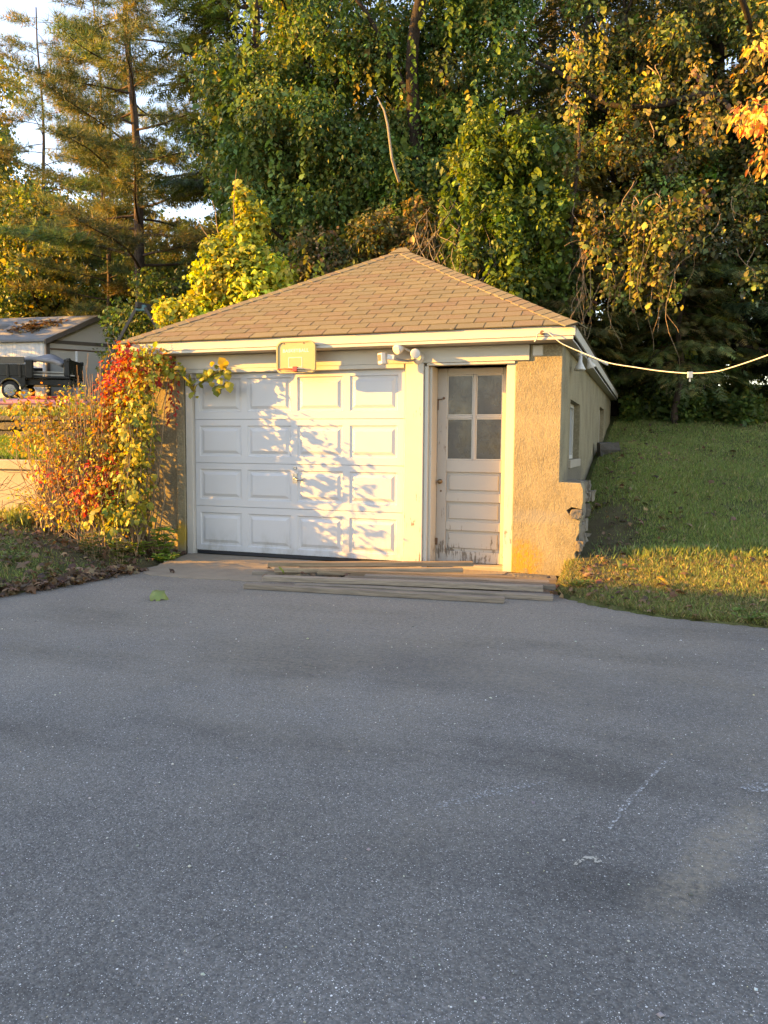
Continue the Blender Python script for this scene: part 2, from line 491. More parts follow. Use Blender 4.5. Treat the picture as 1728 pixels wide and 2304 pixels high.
def T(X, Y):
    X = np.asarray(X, float); Y = np.asarray(Y, float)
    # left, low slope beside the driveway
    dl = edge_left(np.minimum(Y, 0)) - X
    low = .40 * sm(dl, -.05, 2.5) + .012 * np.clip(dl - 2, 0, 30)
    upper = 1.10 + .105 * np.clip(Y, 0, 3.5)
    upper2 = 1.86 + .095 * np.clip(Y - 3.55, 0, 12) + .055 * np.clip(Y - 15.5, 0, 20) + .05 * np.clip(Y - 35, 0, 300)
    hi = np.where(Y > 3.58, upper2, upper)
    left = np.where(((X < WALL_X - .1) & (Y > WALL_Y + .1)) | (Y > 1.35), hi, low)
    # right lawn
    g = np.interp(Y, [-30, -2.1, -1.0, .7, 2.7, 5.5, 9.4, 12, 18.4, 25, 60, 300], [-.3, -.02, .10, .25, .60, 1.10, 1.82, 2.3, 3.15, 3.8, 5.8, 18])
    dr = np.clip((Y - edge_right(X)) * 1.0, 0, 3)
    g = np.where(Y < 1, np.minimum(g, .03 + .13 * dr), g)
    g = g + .30 * np.exp(-((X - 5.05) / .75) ** 2) * sm(Y, .6, 2.4) * (1 - sm(Y, 5, 8)) + .03 * vnoise(X, Y, .9, 2) * sm(Y, -1, 2) + .02 * np.clip(X - 7, 0, 40)
    out = np.where(X < .5, left, g)
    w = sm(X, -1, 5)
    back = left * (1 - w) + g * w
    out = np.where(Y > 10.3, back, out)
    out = np.where((X > -.72) & (X < 4.47) & (Y > -.05) & (Y < 10.25), -.06, out)
    drive = in_drive(X, Y) | ((X > -.05) & (X < 4.56) & (Y <= .05) & (Y > -1.4))
    out = np.where(drive, -.05, out)
    out = np.where((Y < -2.1) & (X > edge_left(Y)), np.where(X < 8.5, -.05, out), out)
    return out

def lines(a, b, step, extra=()):
    return np.unique(np.round(np.concatenate([np.arange(a, b, step), np.array(extra)]), 4))
gx = np.unique(np.concatenate([[-300, -200, -120, -80, -60, -45, -36], np.arange(-30, -8, 1.), np.arange(-8, -3, .25), np.arange(-3, 1, .09), np.arange(1, 4.4, .4),
     np.arange(4.4, 7.6, .09), np.arange(7.6, 14, .4), np.arange(14, 40, 3.), [40, 60, 90, 140, 220, 300],
     [WALL_X - .11, WALL_X - .09, -.73, -.71, 4.46, 4.48]]))
gy = np.unique(np.concatenate([[-200, -120, -70, -40, -25], np.arange(-18, -4, 1.), np.arange(-4, 1.6, .09), np.arange(1.6, 12, .3), np.arange(12, 40, 1.5), [45, 60, 90, 140, 200, 300],
     [WALL_Y + .09, WALL_Y + .11, 1.34, 1.36, 3.57, 3.59, 10.24, 10.26]]))
GX, GY = np.meshgrid(gx, gy)
GZ = T(GX, GY) + .012 * vnoise(GX, GY, 6, 1)
nx, ny = len(gx), len(gy)
idx = np.arange(nx * ny).reshape(ny, nx)
quads = np.stack([idx[:-1, :-1], idx[:-1, 1:], idx[1:, 1:], idx[1:, :-1]], -1).reshape(-1, 4)
g_ob = link('ground', array_mesh('ground', np.stack([GX, GY, GZ], -1).reshape(-1, 3), quads, smooth=True), MAT['ground'])
tag(g_ob, kind='structure')

# driveway: one asphalt sheet with a crumbled edge
pts = []
for y in np.arange(-16, -.02, .06):
    pts.append((edge_left(y) + .018 * math.sin(y * 23) + .02 * math.sin(y * 51 + 1) - .02, y))
pts.append((-.08, -.01)); pts.append((4.46, -.01)); pts.append((4.52, -.3)); pts.append((4.56, -.8))
for x in np.arange(4.6, 9.5, .06):
    pts.append((x, edge_right(x) + .015 * math.sin(x * 29) + .02 * math.sin(x * 61)))
pts += [(9.6, -16)]
mb = MB(); mb.prism(pts, 'z', -.06, 0.0)
drv = mb.build('driveway', MAT['asphalt']); tag(drv, kind='structure')

ap = [(.26, -1.44), (.40, -1.56), (.75, -1.60), (1.2, -1.58), (1.75, -1.52), (2.4, -1.3), (3.2, -1.05), (3.6, -.72), (3.9, -.5), (3.95, -.02), (-.02, -.02), (.05, -.5), (.14, -1.0)]
ap2_ = []
for i in range(len(ap)):
    p, q = np.array(ap[i]), np.array(ap[(i + 1) % len(ap)])
    k = max(1, int(np.linalg.norm(q - p) / .06))
    for j in range(k):
        w0 = p + (q - p) * j / k
        ap2_.append(tuple(w0 + (rng.normal(0, .018, 2) if i < 8 or i > 9 else 0)))
mb = MB(); mb.prism(ap2_, 'z', -.02, .006)
apron = mb.build('concrete_apron', MAT['apron']); tag(apron, kind='structure')

# ------------------------------------------------------------------ garage
XL, XR, YB = -.72, 4.47, 10.2
EZ = 2.60                                   # top of the fascia
OV = .15                                    # eave overhang
G = thing('garage', 'small tan stucco garage with brown hip roof at the end of the driveway', 'garage', (1.87, 0, 0))

# stucco walls
jag = [(3.985, 0), (4.735, -.02), (4.70, .07), (4.735, .12), (4.675, .17), (4.655, .24), (4.69, .30), (4.665, .40), (4.70, .47), (4.695, .55),
       (4.72, .64), (4.60, .645), (4.56, .70), (4.61, .735), (4.715, .715), (4.73, .80), (4.725, .93), (4.70, .99), (4.475, 1.0), (4.475, 2.455), (4.135, 2.455), (4.135, 2.30), (3.985, 2.30)]
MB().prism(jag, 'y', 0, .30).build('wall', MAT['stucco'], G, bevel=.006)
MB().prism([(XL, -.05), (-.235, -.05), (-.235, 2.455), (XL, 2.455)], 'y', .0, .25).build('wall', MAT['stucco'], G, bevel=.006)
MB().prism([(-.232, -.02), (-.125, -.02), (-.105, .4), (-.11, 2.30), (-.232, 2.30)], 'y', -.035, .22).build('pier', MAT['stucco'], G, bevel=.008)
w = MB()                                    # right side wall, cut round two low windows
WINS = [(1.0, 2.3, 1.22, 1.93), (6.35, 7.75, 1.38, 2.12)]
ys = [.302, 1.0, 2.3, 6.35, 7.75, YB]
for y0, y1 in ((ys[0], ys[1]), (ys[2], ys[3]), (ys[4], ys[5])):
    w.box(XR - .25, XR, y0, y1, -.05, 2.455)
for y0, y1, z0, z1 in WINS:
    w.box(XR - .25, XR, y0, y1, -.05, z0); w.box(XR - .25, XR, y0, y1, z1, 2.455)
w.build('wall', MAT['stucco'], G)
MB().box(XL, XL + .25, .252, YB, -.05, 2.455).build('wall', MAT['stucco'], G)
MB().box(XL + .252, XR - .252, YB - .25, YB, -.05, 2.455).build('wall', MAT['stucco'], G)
for y0, y1, z0, z1 in WINS:
    f = MB()
    for a in ((XR - .13, XR - .08, y0 + .002, y0 + .05, z0, z1), (XR - .13, XR - .08, y1 - .05, y1 - .002, z0, z1),
              (XR - .13, XR - .08, y0 + .051, y1 - .051, z1 - .05, z1 - .002), (XR - .13, XR - .08, y0 + .051, y1 - .051, z0 + .002, z0 + .05)):
        f.box(*a)
    win = f.build('window', MAT['white_peel'], G)
    MB().box(XR - .115, XR - .105, y0 + .05, y1 - .05, z0 + .05, z1 - .05).build('pane', MAT['milky'], win)
    MB().box(XR - .20, XR + .025, y0 - .03, y1 + .03, z0 - .10, z0 - .002).build('sill', MAT['concrete'], win, bevel=.006)

# lintel board, trims, post
MB().box(-.225, 4.13, -.022, .06, 2.285, 2.453).build('lintel_board', MAT['white_trim'], G, bevel=.003)
MB().box(-.10, 2.745, -.030, .05, 2.235, 2.283).build('stop_moulding', MAT['white_trim'], G, bevel=.004)
MB().box(3.0, 3.98, -.012, .07, 2.255, 2.283).build('stop_moulding', MAT['white_trim'], G, bevel=.004)
MB().box(-.098, -.002, -.020, .10, -.005, 2.233).build('door_casing', MAT['white_old'], G, bevel=.004)
MB().prism([(2.748, 0.0), (2.975, 0.0), (2.972, 2.283), (2.762, 2.283)], 'y', -.030, .22).build('post', MAT['white_peel'], G, bevel=.006)
MB().box(2.977, 3.020, .0, .34, 0, 2.254).build('door_jamb', MAT['white_peel'], G, bevel=.003)
MB().box(3.021, 3.050, .05, .34, 0, 2.254).build('door_jamb', MAT['white_peel'], G, bevel=.003)
MB().box(3.888, 3.984, .02, .34, 0, 2.254).build('door_jamb', MAT['white_peel'], G, bevel=.004)
MB().box(2.98, 3.98, .10, .40, -.02, .03).build('threshold', MAT['concrete'], G, bevel=.008)
MB().box(4.16, 4.27, -.012, .05, 2.325, 2.44).build('patch_block', MAT['white_peel'], G, bevel=.01)

# eaves
def fasc(a, b, hgt, thk, z1, name='fascia', mat='white_trim'):
    MB().beam((a[0], a[1], z1 - hgt / 2), (b[0], b[1], z1 - hgt / 2), thk, hgt).build(name, MAT[mat], G, bevel=.003)
ex0, ex1, ey0, ey1 = XL - OV, XR + OV, -.235, YB + OV
fasc((ex0 + .001, ey0), (ex1 - .001, ey0), .105, .024, EZ)
fasc((ex0 + .02, ey0 + .010), (ex1 - .02, ey0 + .010), .034, .028, EZ - .107, 'eave_moulding')
fasc((ex1 - .012, ey0 + .014), (ex1 - .012, ey1), .105, .022, EZ)
fasc((ex0 + .012, ey0 + .014), (ex0 + .012, ey1), .105, .022, EZ)
fasc((ex0, ey1), (ex1, ey1), .105, .022, EZ)
so = MB()
so.box(ex0 + .03, ex1 - .03, ey0 + .026, .06, 2.456, 2.472)
so.box(XR - .1, ex1 - .025, .061, ey1 - .02, 2.456, 2.472)
so.box(ex0 + .025, XL + .1, .061, ey1 - .02, 2.456, 2.472)
so.build('soffit', MAT['white_old'], G)

# roof deck (hip) and its shingles
RX0, RX1, RY0, RY1, RZ = ex0 - .02, ex1 + .02, ey0 - .03, ey1 + .03, EZ + .004
AX, AY, AZ = 1.875, 2.62, 4.20
AY2 = RY1 - (AY - RY0)
deck = MB()
deck.add([(RX0, RY0, RZ), (RX1, RY0, RZ), (RX1, RY1, RZ), (RX0, RY1, RZ), (AX, AY, AZ), (AX, AY2, AZ)],
         [(0, 1, 4), (1, 2, 5, 4), (2, 3, 5), (3, 0, 4, 5), (0, 3, 2, 1)])
roof = deck.build('roof', MAT['shingle'], G)
MB().beam((RX0, RY0 + .008, RZ - .003), (RX1, RY0 + .008, RZ - .003), .014, .012).build('drip_edge', MAT['rust'], roof)
O = np.array([RX0, RY0, RZ]); U = np.array([1., 0, 0]); V = np.array([0, AY - RY0, AZ - RZ]); SL = np.linalg.norm(V); V = V / SL
Nf = np.cross(U, V)
WID = RX1 - RX0
def clip_poly(poly, a, b, c):
    """keep a*u+b*v+c>=0"""
    out = []
    for i in range(len(poly)):
        p, q = poly[i], poly[(i + 1) % len(poly)]
        dp, dq = a * p[0] + b * p[1] + c, a * q[0] + b * q[1] + c
        if dp >= 0: out.append(p)
        if dp * dq < 0:
            t = dp / (dp - dq); out.append((p[0] + t * (q[0] - p[0]), p[1] + t * (q[1] - p[1])))
    return out
ROW = .146; TAB = .305
nrow = int(SL / ROW) + 1
hl, hr = AX - RX0, RX1 - AX
for k in range(nrow):
    v0 = k * ROW - (.012 if k == 0 else 0); v1 = min(v0 + ROW + .035, SL - .01)
    shift = (k % 2) * TAB / 2 + .05 * ((k * 7) % 5) / 5
    u = -TAB + shift
    while u < WID:
        j = rng.normal(0, .004, 4)
        gap = .006
        poly = [(u + gap, v0 + j[0]), (u + TAB - gap, v0 + j[0] + j[1] * .5), (u + TAB - gap, v1), (u + gap, v1)]
        poly = clip_poly(poly, SL, -hl, .02); poly = clip_poly(poly, -SL, -hr, SL * WID + .02)
        u += TAB
        if len(poly) < 3: continue
        ar = abs(sum(poly[i][0] * poly[(i + 1) % len(poly)][1] - poly[(i + 1) % len(poly)][0] * poly[i][1] for i in range(len(poly)))) / 2
        if ar < .002: continue
        lift = .008 + abs(j[2]) * .5
        top = [O + U * p[0] + V * p[1] + Nf * (.003 + lift * max(0, 1 - (p[1] - v0) / (ROW + .03))) for p in poly]
        bot = [O + U * p[0] + V * p[1] + Nf * .0005 for p in poly]
        n = len(poly)
        MB().add(top + bot, [tuple(range(n))] + [(i, i + n, (i + 1) % n + n, (i + 1) % n) for i in range(n)]).build('shingle', MAT['shingle'], roof)
apex = np.array([AX, AY, AZ])
for corner, sx in (((RX0, RY0, RZ), -1), ((RX1, RY0, RZ), 1)):
    c0 = np.array(corner); d = apex - c0; L = np.linalg.norm(d); d /= L
    side_n = unit(np.cross(np.array([0, 1., 0]), unit(apex - c0))) * 1.0
    nside = unit(np.array([sx * (AZ - RZ), 0, hl]))                     # normal of the side slope
    wf = unit(np.cross(d, Nf)); wf = wf if wf[0] * sx < 0 else -wf       # into the front face
    ws = unit(np.cross(d, nside)); ws = ws if ws[1] > 0 else -ws
    nh = unit(Nf + nside)
    n = int(L / .15)
    for i in range(n + 1):
        a = c0 + d * (i * .15); b = c0 + d * min(i * .15 + .21, L + .03)
        jit = rng.normal(0, .006)
        l0, l1 = .018 + abs(jit) * .3, .011
        wdt = .135 + jit
        P = [a + nh * l0, a + wf * wdt + nh * 0 + Nf * l0, b + wf * wdt + Nf * l1, b + nh * l1, b + ws * wdt + nside * l1, a + ws * wdt + nside * l0]
        Q = [p - nh * .010 for p in P]
        MB().add(P + Q, [(0, 1, 2, 3), (0, 3, 4, 5), (0, 6, 7, 1), (0, 5, 11, 6), (1, 7, 8, 2), (4, 10, 11, 5), (2, 8, 9, 3), (3, 9, 10, 4)]).build('hip_cap', MAT['shingle'], roof)
capm = MB()
for dx, dz in ((-.14, -.035), (0, 0.012), (.14, -.035)):
    pass
capm.add([(AX - .16, AY - .16, AZ - .06), (AX + .16, AY - .16, AZ - .06), (AX + .19, AY + .25, AZ - .075), (AX, AY + .25, AZ + .035), (AX - .19, AY + .25, AZ - .075), (AX - .05, AY - .03, AZ + .034), (AX + .05, AY - .03, AZ + .034)],
         [(0, 1, 6, 5), (1, 2, 3, 6), (0, 5, 3, 4), (5, 6, 3)])
capm.build('ridge_cap', MAT['shingle'], roof)

# overhead garage door: four sections, each with four raised panels
GD = MB().box(.002, 2.742, .045, .075, .045, .05).build('garage_door', MAT['door_white'], G)
tag(GD, 'white four-section overhead door with raised panels')
secz = [(.05, .603), (.606, 1.139), (1.142, 1.675), (1.678, 2.26)]
DW = 2.74
for z0, z1 in secz:
    MB().box(.003, DW - .003, .052, .09, z0, z1).build('door_section', MAT['door_white'], GD, bevel=.004)
def raised_panel(x0, x1, z0, z1, y, dep=.013, mat=None, parent=None, name='raised_panel'):
    rings = [(0, 0), (.012, dep * .9), (.034, dep), (.070, -.002)]   # (inset, recession)
    vs = []; fs = []
    for ins, d in rings:
        vs += [(x0 + ins, y + d, z0 + ins), (x1 - ins, y + d, z0 + ins), (x1 - ins, y + d, z1 - ins), (x0 + ins, y + d, z1 - ins)]
    for r_ in range(len(rings) - 1):
        for i in range(4):
            fs.append((r_ * 4 + i, r_ * 4 + (i + 1) % 4, (r_ + 1) * 4 + (i + 1) % 4, (r_ + 1) * 4 + i))
    k = (len(rings) - 1) * 4
    fs.append((k, k + 1, k + 2, k + 3))
    return MB().add(vs, fs).build(name, mat, parent)
# the section faces are pulled back so that panels sit in real frames: rails and stiles proud of them
px = [(.065 + i * .668, .065 + i * .668 + .585) for i in range(4)]
pz = [(.115, .525), (.690, 1.065), (1.225, 1.60), (1.765, 2.17)]
for si, (z0, z1) in enumerate(secz):
    fr = MB()
    a, b = pz[si]
    fr.box(.003, DW - .003, .036, .0525, z0 + .001, a); fr.box(.003, DW - .003, .036, .0525, b, z1 - .001)
    xs = [.003] + [v for q in px for v in q] + [DW - .003]
    for i in range(0, len(xs), 2):
        fr.box(xs[i], xs[i + 1], .0362, .0525, a - .0005, b + .0005)
    fr.build('section_frame', MAT['door_white'], GD)
    for x0, x1 in px:
        raised_panel(x0, x1, a, b, .0362, mat=MAT['door_white'], parent=GD)
MB().box(.01, DW - .01, .045, .075, .004, .048).build('bottom_seal', MAT['seal'], GD)
lock = MB().box(1.345, 1.405, .028, .036, .915, 1.035).build('lock_plate', MAT['metal'], GD, bevel=.006, seg=2)
lm = MB(); lm.lathe((1.375, .028, .975), (0, -1, 0), [(0, .016), (.02, .016), (.022, .010)], 14)
lm.tube([(1.375, .012, .968), (1.42, .006, .955), (1.475, .008, .962), (1.505, .012, .965)], [.008, .009, .009, .007], 8)
lm.build('lock_handle', MAT['metal'], GD, smooth=True)
MB().lathe((1.372, .036, 1.095), (0, -1, 0), [(0, .022), (.006, .022), (.009, .016), (.004, .013), (.004, .002)], 18).build('key_cylinder', MAT['metal'], GD)

# old panelled side door with four panes
_k0 = len(bpy.data.objects); PD = MB().box(3.052, 3.886, .222, .236, .035, 2.25).build('panel_door', MAT['white_grey'], G)
tag(PD, 'old peeling white panelled door with four dusty panes')
DX0, DX1 = 3.052, 3.886
GX0, GX1 = 3.165, 3.800
def db(x0, x1, z0, z1, name, y0=.195, y1=.2225, bev=.004):
    MB().box(x0, x1, y0, y1, z0, z1).build(name, MAT['white_grey'], PD, bevel=bev)
db(DX0, GX0, .035, 2.25, 'stile'); db(GX1, DX1, .035, 2.25, 'stile')
db(GX0 + .001, GX1 - .001, 2.175, 2.25, 'rail'); db(GX0 + .001, GX1 - .001, 1.075, 1.215, 'rail')
db(GX0 + .001, GX1 - .001, .735, .835, 'rail'); db(GX0 + .001, GX1 - .001, .405, .505, 'rail'); db(GX0 + .001, GX1 - .001, .035, .165, 'rail')
db(3.465, 3.500, 1.216, 2.174, 'muntin', .190); 
db(GX0 + .001, 3.464, 1.685, 1.718, 'muntin', .198); db(3.501, GX1 - .001, 1.685, 1.718, 'muntin', .198)
for x0, x1 in ((GX0, 3.465), (3.50, GX1)):
    for z0, z1 in ((1.216, 1.685), (1.718, 2.174)):
        MB().box(x0 + .002, x1 - .002, .208, .213, z0 + .002, z1 - .002).build('pane', MAT['glass'], PD)
        f = MB()
        for q in ((x0 + .001, x0 + .012, z0 + .001, z1 - .001), (x1 - .012, x1 - .001, z0 + .001, z1 - .001), (x0 + .0125, x1 - .0125, z0 + .001, z0 + .012), (x0 + .0125, x1 - .0125, z1 - .012, z1 - .001)):
            f.box(q[0], q[1], .200, .2075, q[2], q[3])
        f.build('glazing_bead', MAT['white_trim'], PD)
for z0, z1 in ((.836, 1.074), (.506, .734), (.166, .404)):
    MB().box(GX0 + .03, GX1 - .03, .206, .2222, z0 + .03, z1 - .03).build('raised_field', MAT['white_grey'], PD, bevel=.008)
kb = MB(); kb.lathe((3.098, .196, .965), (0, -1, 0), [(0, .026), (.006, .024), (.008, .010), (.026, .010), (.032, .022), (.045, .027), (.056, .022), (.060, .008)], 20)
kb.build('door_knob', MAT['brass'], PD, smooth=True)
MB().lathe((3.105, .196, .855), (0, -1, 0), [(0, .012), (.003, .012), (.004, .006)], 12).build('keyhole_plate', MAT['rust'], PD)
hk = MB(); hk.tube([(3.055, .19, 1.90), (3.08, .18, 1.90), (3.11, .18, 1.903)], .006, 6); hk.lathe((3.125, .196, 1.915), (0, -1, 0), [(0, .016), (.01, .014), (.012, .004)], 10)
hk.tube([(3.062, .19, 1.895), (3.062, .186, 1.78)], .006, 6)
hk.build('hasp', MAT['rust'], PD)
MB().box(3.048, 3.075, .17, .194, .23, .31).build('hinge', MAT['rust'], PD, bevel=.004)

PD.location.y = .09                          # the whole door sits deep in its frame
# broken corner: rubble stones that show where the stucco fell away
def stone(x, y, z, sx, sy, sz, parent, seed, mat='stone', name='stone'):
    r2 = np.random.default_rng(seed)
    bm = bmesh.new(); bmesh.ops.create_cube(bm, size=1)
    bmesh.ops.subdivide_edges(bm, edges=bm.edges[:], cuts=1, use_grid_fill=True)
    for v in bm.verts:
        c = np.array(v.co); c = c / max(np.abs(c).max(), 1e-6) * .5 * (.80 + .20 * (1 - (np.abs(c) > .4).sum() / 3))
        c = c * (1 + r2.normal(0, .09, 3)) + r2.normal(0, .012, 3)
        v.co = (c[0] * sx, c[1] * sy, c[2] * sz)
    me = bpy.data.meshes.new(name); bm.to_mesh(me); bm.free()
    o = link(name, me, MAT[mat], None)
    o.location = (x, y, z); o.rotation_euler = (0, 0, r2.normal(0, .12))
    adopt(o, parent)
    return o
k = 0
for z0, hh in ((.0, .20), (.20, .17), (.38, .16), (.54, .18), (.72, .14), (.86, .13)):
    y = .03
    while y < 1.3 - z0 * .25:
        ln = .16 + .16 * rng.random()
        dx = rng.normal(0, .02)
        stone(4.585 + dx, y + ln / 2 + .03, z0 + hh / 2, .27, ln * .98, hh * 1.05, G, 100 + k); k += 1
        y += ln
stone(4.655, .02, .665, .13, .13, .10, G, 77)
stone(4.70, .03, .13, .10, .12, .10, G, 78)
stone(4.695, .03, .33, .09, .12, .12, G, 79)

# ------------------------------------------------------------------ things fixed to the garage
def rounded(x0, x1, z0, z1, r, n=6, rb=None):
    P = []
    rb = rb or r
    for cx, cz, a0, rr in ((x1 - rb, z0 + rb, -90, rb), (x1 - r, z1 - r, 0, r), (x0 + r, z1 - r, 90, r), (x0 + rb, z0 + rb, 180, rb)):
        for i in range(n + 1):
            t = R(a0 + 90 * i / n); P.append((cx + rr * math.cos(t), cz + rr * math.sin(t)))
    return P
BB = thing('basketball_backboard', 'cream toy basketball backboard with rounded corners hung on the eave', 'backboard', (1.545, -.17, 2.2))
bx0, bx1, bz0, bz1 = 1.305, 1.79, 2.18, 2.545
MB().prism(rounded(bx0, bx1, bz0, bz1, .085, 8, .06), 'y', -.305, -.280).build('board', MAT['cream'], BB, bevel=.004, seg=2)
o_, i_ = rounded(bx0 + .002, bx1 - .002, bz0 + .002, bz1 - .002, .084, 8, .06), rounded(bx0 + .018, bx1 - .018, bz0 + .018, bz1 - .018, .07, 8, .048)
n = len(o_)
rim = MB(); rim.add([(p[0], -.316, p[1]) for p in o_] + [(p[0], -.316, p[1]) for p in i_] + [(p[0], -.3045, p[1]) for p in o_] + [(p[0], -.3045, p[1]) for p in i_],
    [(i, (i + 1) % n, (i + 1) % n + n, i + n) for i in range(n)] + [(i, (i + 1) % n, (i + 1) % n + 2 * n, i + 2 * n) for i in range(n)] + [(i + n, (i + 1) % n + n, (i + 1) % n + 3 * n, i + 3 * n) for i in range(n)])
rim.build('board_lip', MAT['cream'], BB)
sq = MB()
for q in ((1.455, 1.625, 2.352, 2.358), (1.455, 1.625, 2.244, 2.250), (1.455, 1.461, 2.2505, 2.3515), (1.619, 1.625, 2.2505, 2.3515)):
    sq.box(q[0], q[1], -.3075, -.3052, q[2], q[3])
sq.build('target_square', MAT['offwhite'], BB)
tc = bpy.data.curves.new('txt', 'FONT'); tc.body = 'BASKETBALL'; tc.size = .052; tc.align_x = 'CENTER'; tc.extrude = .0012; tc.offset = .0012; tc.space_character = 1.12
to = bpy.data.objects.new('txt', tc); COL.objects.link(to)
bpy.context.view_layer.update()
tm = bpy.data.meshes.new_from_object(to.evaluated_get(bpy.context.evaluated_depsgraph_get()))
bpy.data.objects.remove(to)
tm.transform(Matrix.Translation((1.545, -.3065, 2.415)) @ Matrix.Rotation(R(90), 4, 'X') @ Matrix.Scale(1.0, 4))
tm.materials.clear()
link('lettering', tm, MAT['offwhite'], BB)
br = MB(); br.box(1.517, 1.575, -.342, -.3065, 2.197, 2.252)
br.build('rim_bracket', MAT['red'], BB, bevel=.006)
MB().tube([(1.52, -.335, 2.222), (1.42, -.342, 2.228), (1.335, -.338, 2.224)], [.007, .006, .005], 8).build('folded_rim', MAT['red'], BB)
rm = MB(); rm.tube([(1.575, -.335, 2.228), (1.66, -.342, 2.222), (1.75, -.336, 2.214)], [.006, .006, .005], 8); rm.tube([(1.575, -.33, 2.21), (1.63, -.336, 2.198), (1.70, -.33, 2.192)], .005, 8)
rm.build('folded_rim', MAT['metal'], BB)
for x in (1.40, 1.645):
    MB().lathe((x, -.305, 2.512), (0, -1, 0), [(0, .008), (.004, .007), (.006, .002)], 10).build('bolt', MAT['rust'], BB)
MB().box(1.46, 1.50, -.2795, -.248, 2.50, 2.54).build('hanger', MAT['metal'], BB)
MB().box(1.60, 1.64, -.2795, -.248, 2.50, 2.54).build('hanger', MAT['metal'], BB)

FL = thing('floodlight', 'white twin-head floodlight with motion sensor above the post between the doors', 'light', (2.9, -.03, 2.34))
MB().lathe((2.905, -.023, 2.345), (0, -1, 0), [(0, .075), (.012, .075), (.03, .060), (.045, .045)], 24).build('base', MAT['plastic'], FL, smooth=False)
def head(c, d, r, parent, mat='plastic'):
    h = MB().lathe(c, d, [(-.055, .018), (-.04, .034), (-.01, .046), (.035, .055), (.06, .052), (.062, .045)], 20)
    o = h.build('lamp_head', MAT[mat], parent, smooth=True)
    MB().lathe(Vector(c) + Vector(d).normalized() * .055, d, [(0, .044), (.006, .042)], 20).build('lens', MAT['milky'], o)
head((2.745, -.19, 2.435), (-.45, -.75, -.45), .05, FL)
head((2.915, -.16, 2.375), (.25, -.9, -.15), .05, FL)
a = MB(); a.tube([(2.895, -.06, 2.385), (2.84, -.10, 2.405), (2.775, -.15, 2.445)], .014, 8); a.box(2.84, 2.90, -.085, -.05, 2.395, 2.425)
a.build('arm', MAT['plastic'], FL)
a = MB(); a.tube([(2.885, -.065, 2.315), (2.82, -.13, 2.300), (2.745, -.17, 2.305), (2.675, -.19, 2.320)], .015, 8)
a.build('arm', MAT['metal'], FL)
a = MB(); a.obox((2.645, -.195, 2.338), (1, .1, -.12), (-.1, 1, 0), (.12, 0, 1), .042, .022, .028)
a.build('bracket', MAT['plastic'], FL, bevel=.006)
a = MB(); sv = Vector((-.55, -.80, -.12)).normalized()
a.obox((2.545, -.215, 2.325), sv, Vector((0, 0, 1)).cross(sv), (sv.z * -sv.x, 0, 1), .030, .038, .062)
a.build('sensor_housing', MAT['plastic'], FL, bevel=.012, seg=2)
MB().obox(Vector((2.545, -.215, 2.335)) + sv * .0305, sv, Vector((0, 0, 1)).cross(sv), (sv.z * -sv.x, 0, 1), .002, .027, .035).build('sensor_lens', MAT['dark'], FL)

SLT = thing('security_lamp', 'white cone security lamp on bracket under the right side eave', 'light', (4.56, .95, 2.45))
MB().lathe((4.56, .93, 2.455), (0, 0, -1), [(0, .045), (.02, .045), (.035, .03)], 18).build('base', MAT['plastic'], SLT)
MB().lathe((4.575, .90, 2.415), (0.0, -.08, -1), [(0, .024), (.06, .024), (.075, .028), (.155, .066), (.165, .062)], 22).build('lamp_head', MAT['plastic'], SLT, smooth=True)
MB().lathe((4.665, .945, 2.40), (.25, .4, -.9), [(0, .022), (.05, .026), (.11, .058), (.118, .054)], 22).build('lamp_head', MAT['plastic'], SLT, smooth=True)
MB().tube([(4.60, .93, 2.435), (4.66, .94, 2.425), (4.72, .955, 2.40)], .018, 8).build('arm', MAT['plastic'], SLT)
MB().beam((4.72, .95, 2.40), (4.88, .99, 2.315), .035, .022).build('sensor_arm', MAT['plastic'], SLT, bevel=.005)

CB = thing('overhead_cable', 'white cable sagging from the eave corner across the lawn', 'cable', (4.29, -.17, 2.53))
cp = [(4.36, -.285, 2.52), (4.42, -.295, 2.47), (4.51, -.305, 2.40), (4.74, -.35, 2.29), (4.96, -.45, 2.19), (5.21, -.55, 2.13), (5.44, -.65, 2.08), (5.69, -.8, 2.04), (5.88, -.9, 2.04), (6.0, -1.0, 2.06), (6.27, -1.2, 2.14), (6.9, -1.6, 2.36), (7.6, -2.1, 2.66)]
def smooth_path(P, n=4):
    P = [np.array(p, float) for p in P]; out = []
    for i in range(len(P) - 1):
        p0, p1, p2, p3 = P[max(i - 1, 0)], P[i], P[i + 1], P[min(i + 2, len(P) - 1)]
        for t in np.linspace(0, 1, n, endpoint=False):
            out.append(.5 * ((2 * p1) + (-p0 + p2) * t + (2 * p0 - 5 * p1 + 4 * p2 - p3) * t * t + (-p0 + 3 * p1 - 3 * p2 + p3) * t ** 3))
    out.append(P[-1]); return out
MB().tube(smooth_path(cp), .0054, 8).build('wire', MAT['cable'], CB, smooth=True)
MB().tube(smooth_path([(4.29, -.275, 2.525), (4.325, -.285, 2.53), (4.36, -.285, 2.52)]), .006, 8).build('wire', MAT['cable'], CB)
MB().tube(smooth_path([(4.28, -.27, 2.53), (4.245, -.275, 2.515), (4.235, -.265, 2.47), (4.215, -.26, 2.44)]), .0065, 8).build('loose_end', MAT['cable'], CB)
MB().lathe((4.29, -.248, 2.53), (0, -1, 0), [(0, .018), (.012, .022), (.02, .014), (.028, .022), (.036, .016)], 14).build('insulator', MAT['rust'], CB)
MB().box(5.668, 5.712, -.82, -.78, 1.995, 2.055).build('clamp', MAT['metal'], CB, bevel=.004)
MB().box(5.684, 5.698, -.806, -.794, 1.965, 2.004).build('clamp_screw', MAT['metal'], CB)
PO = thing('utility_post', 'grey wooden post that carries the far end of the white cable', 'post', (7.62, -2.12, -.05))
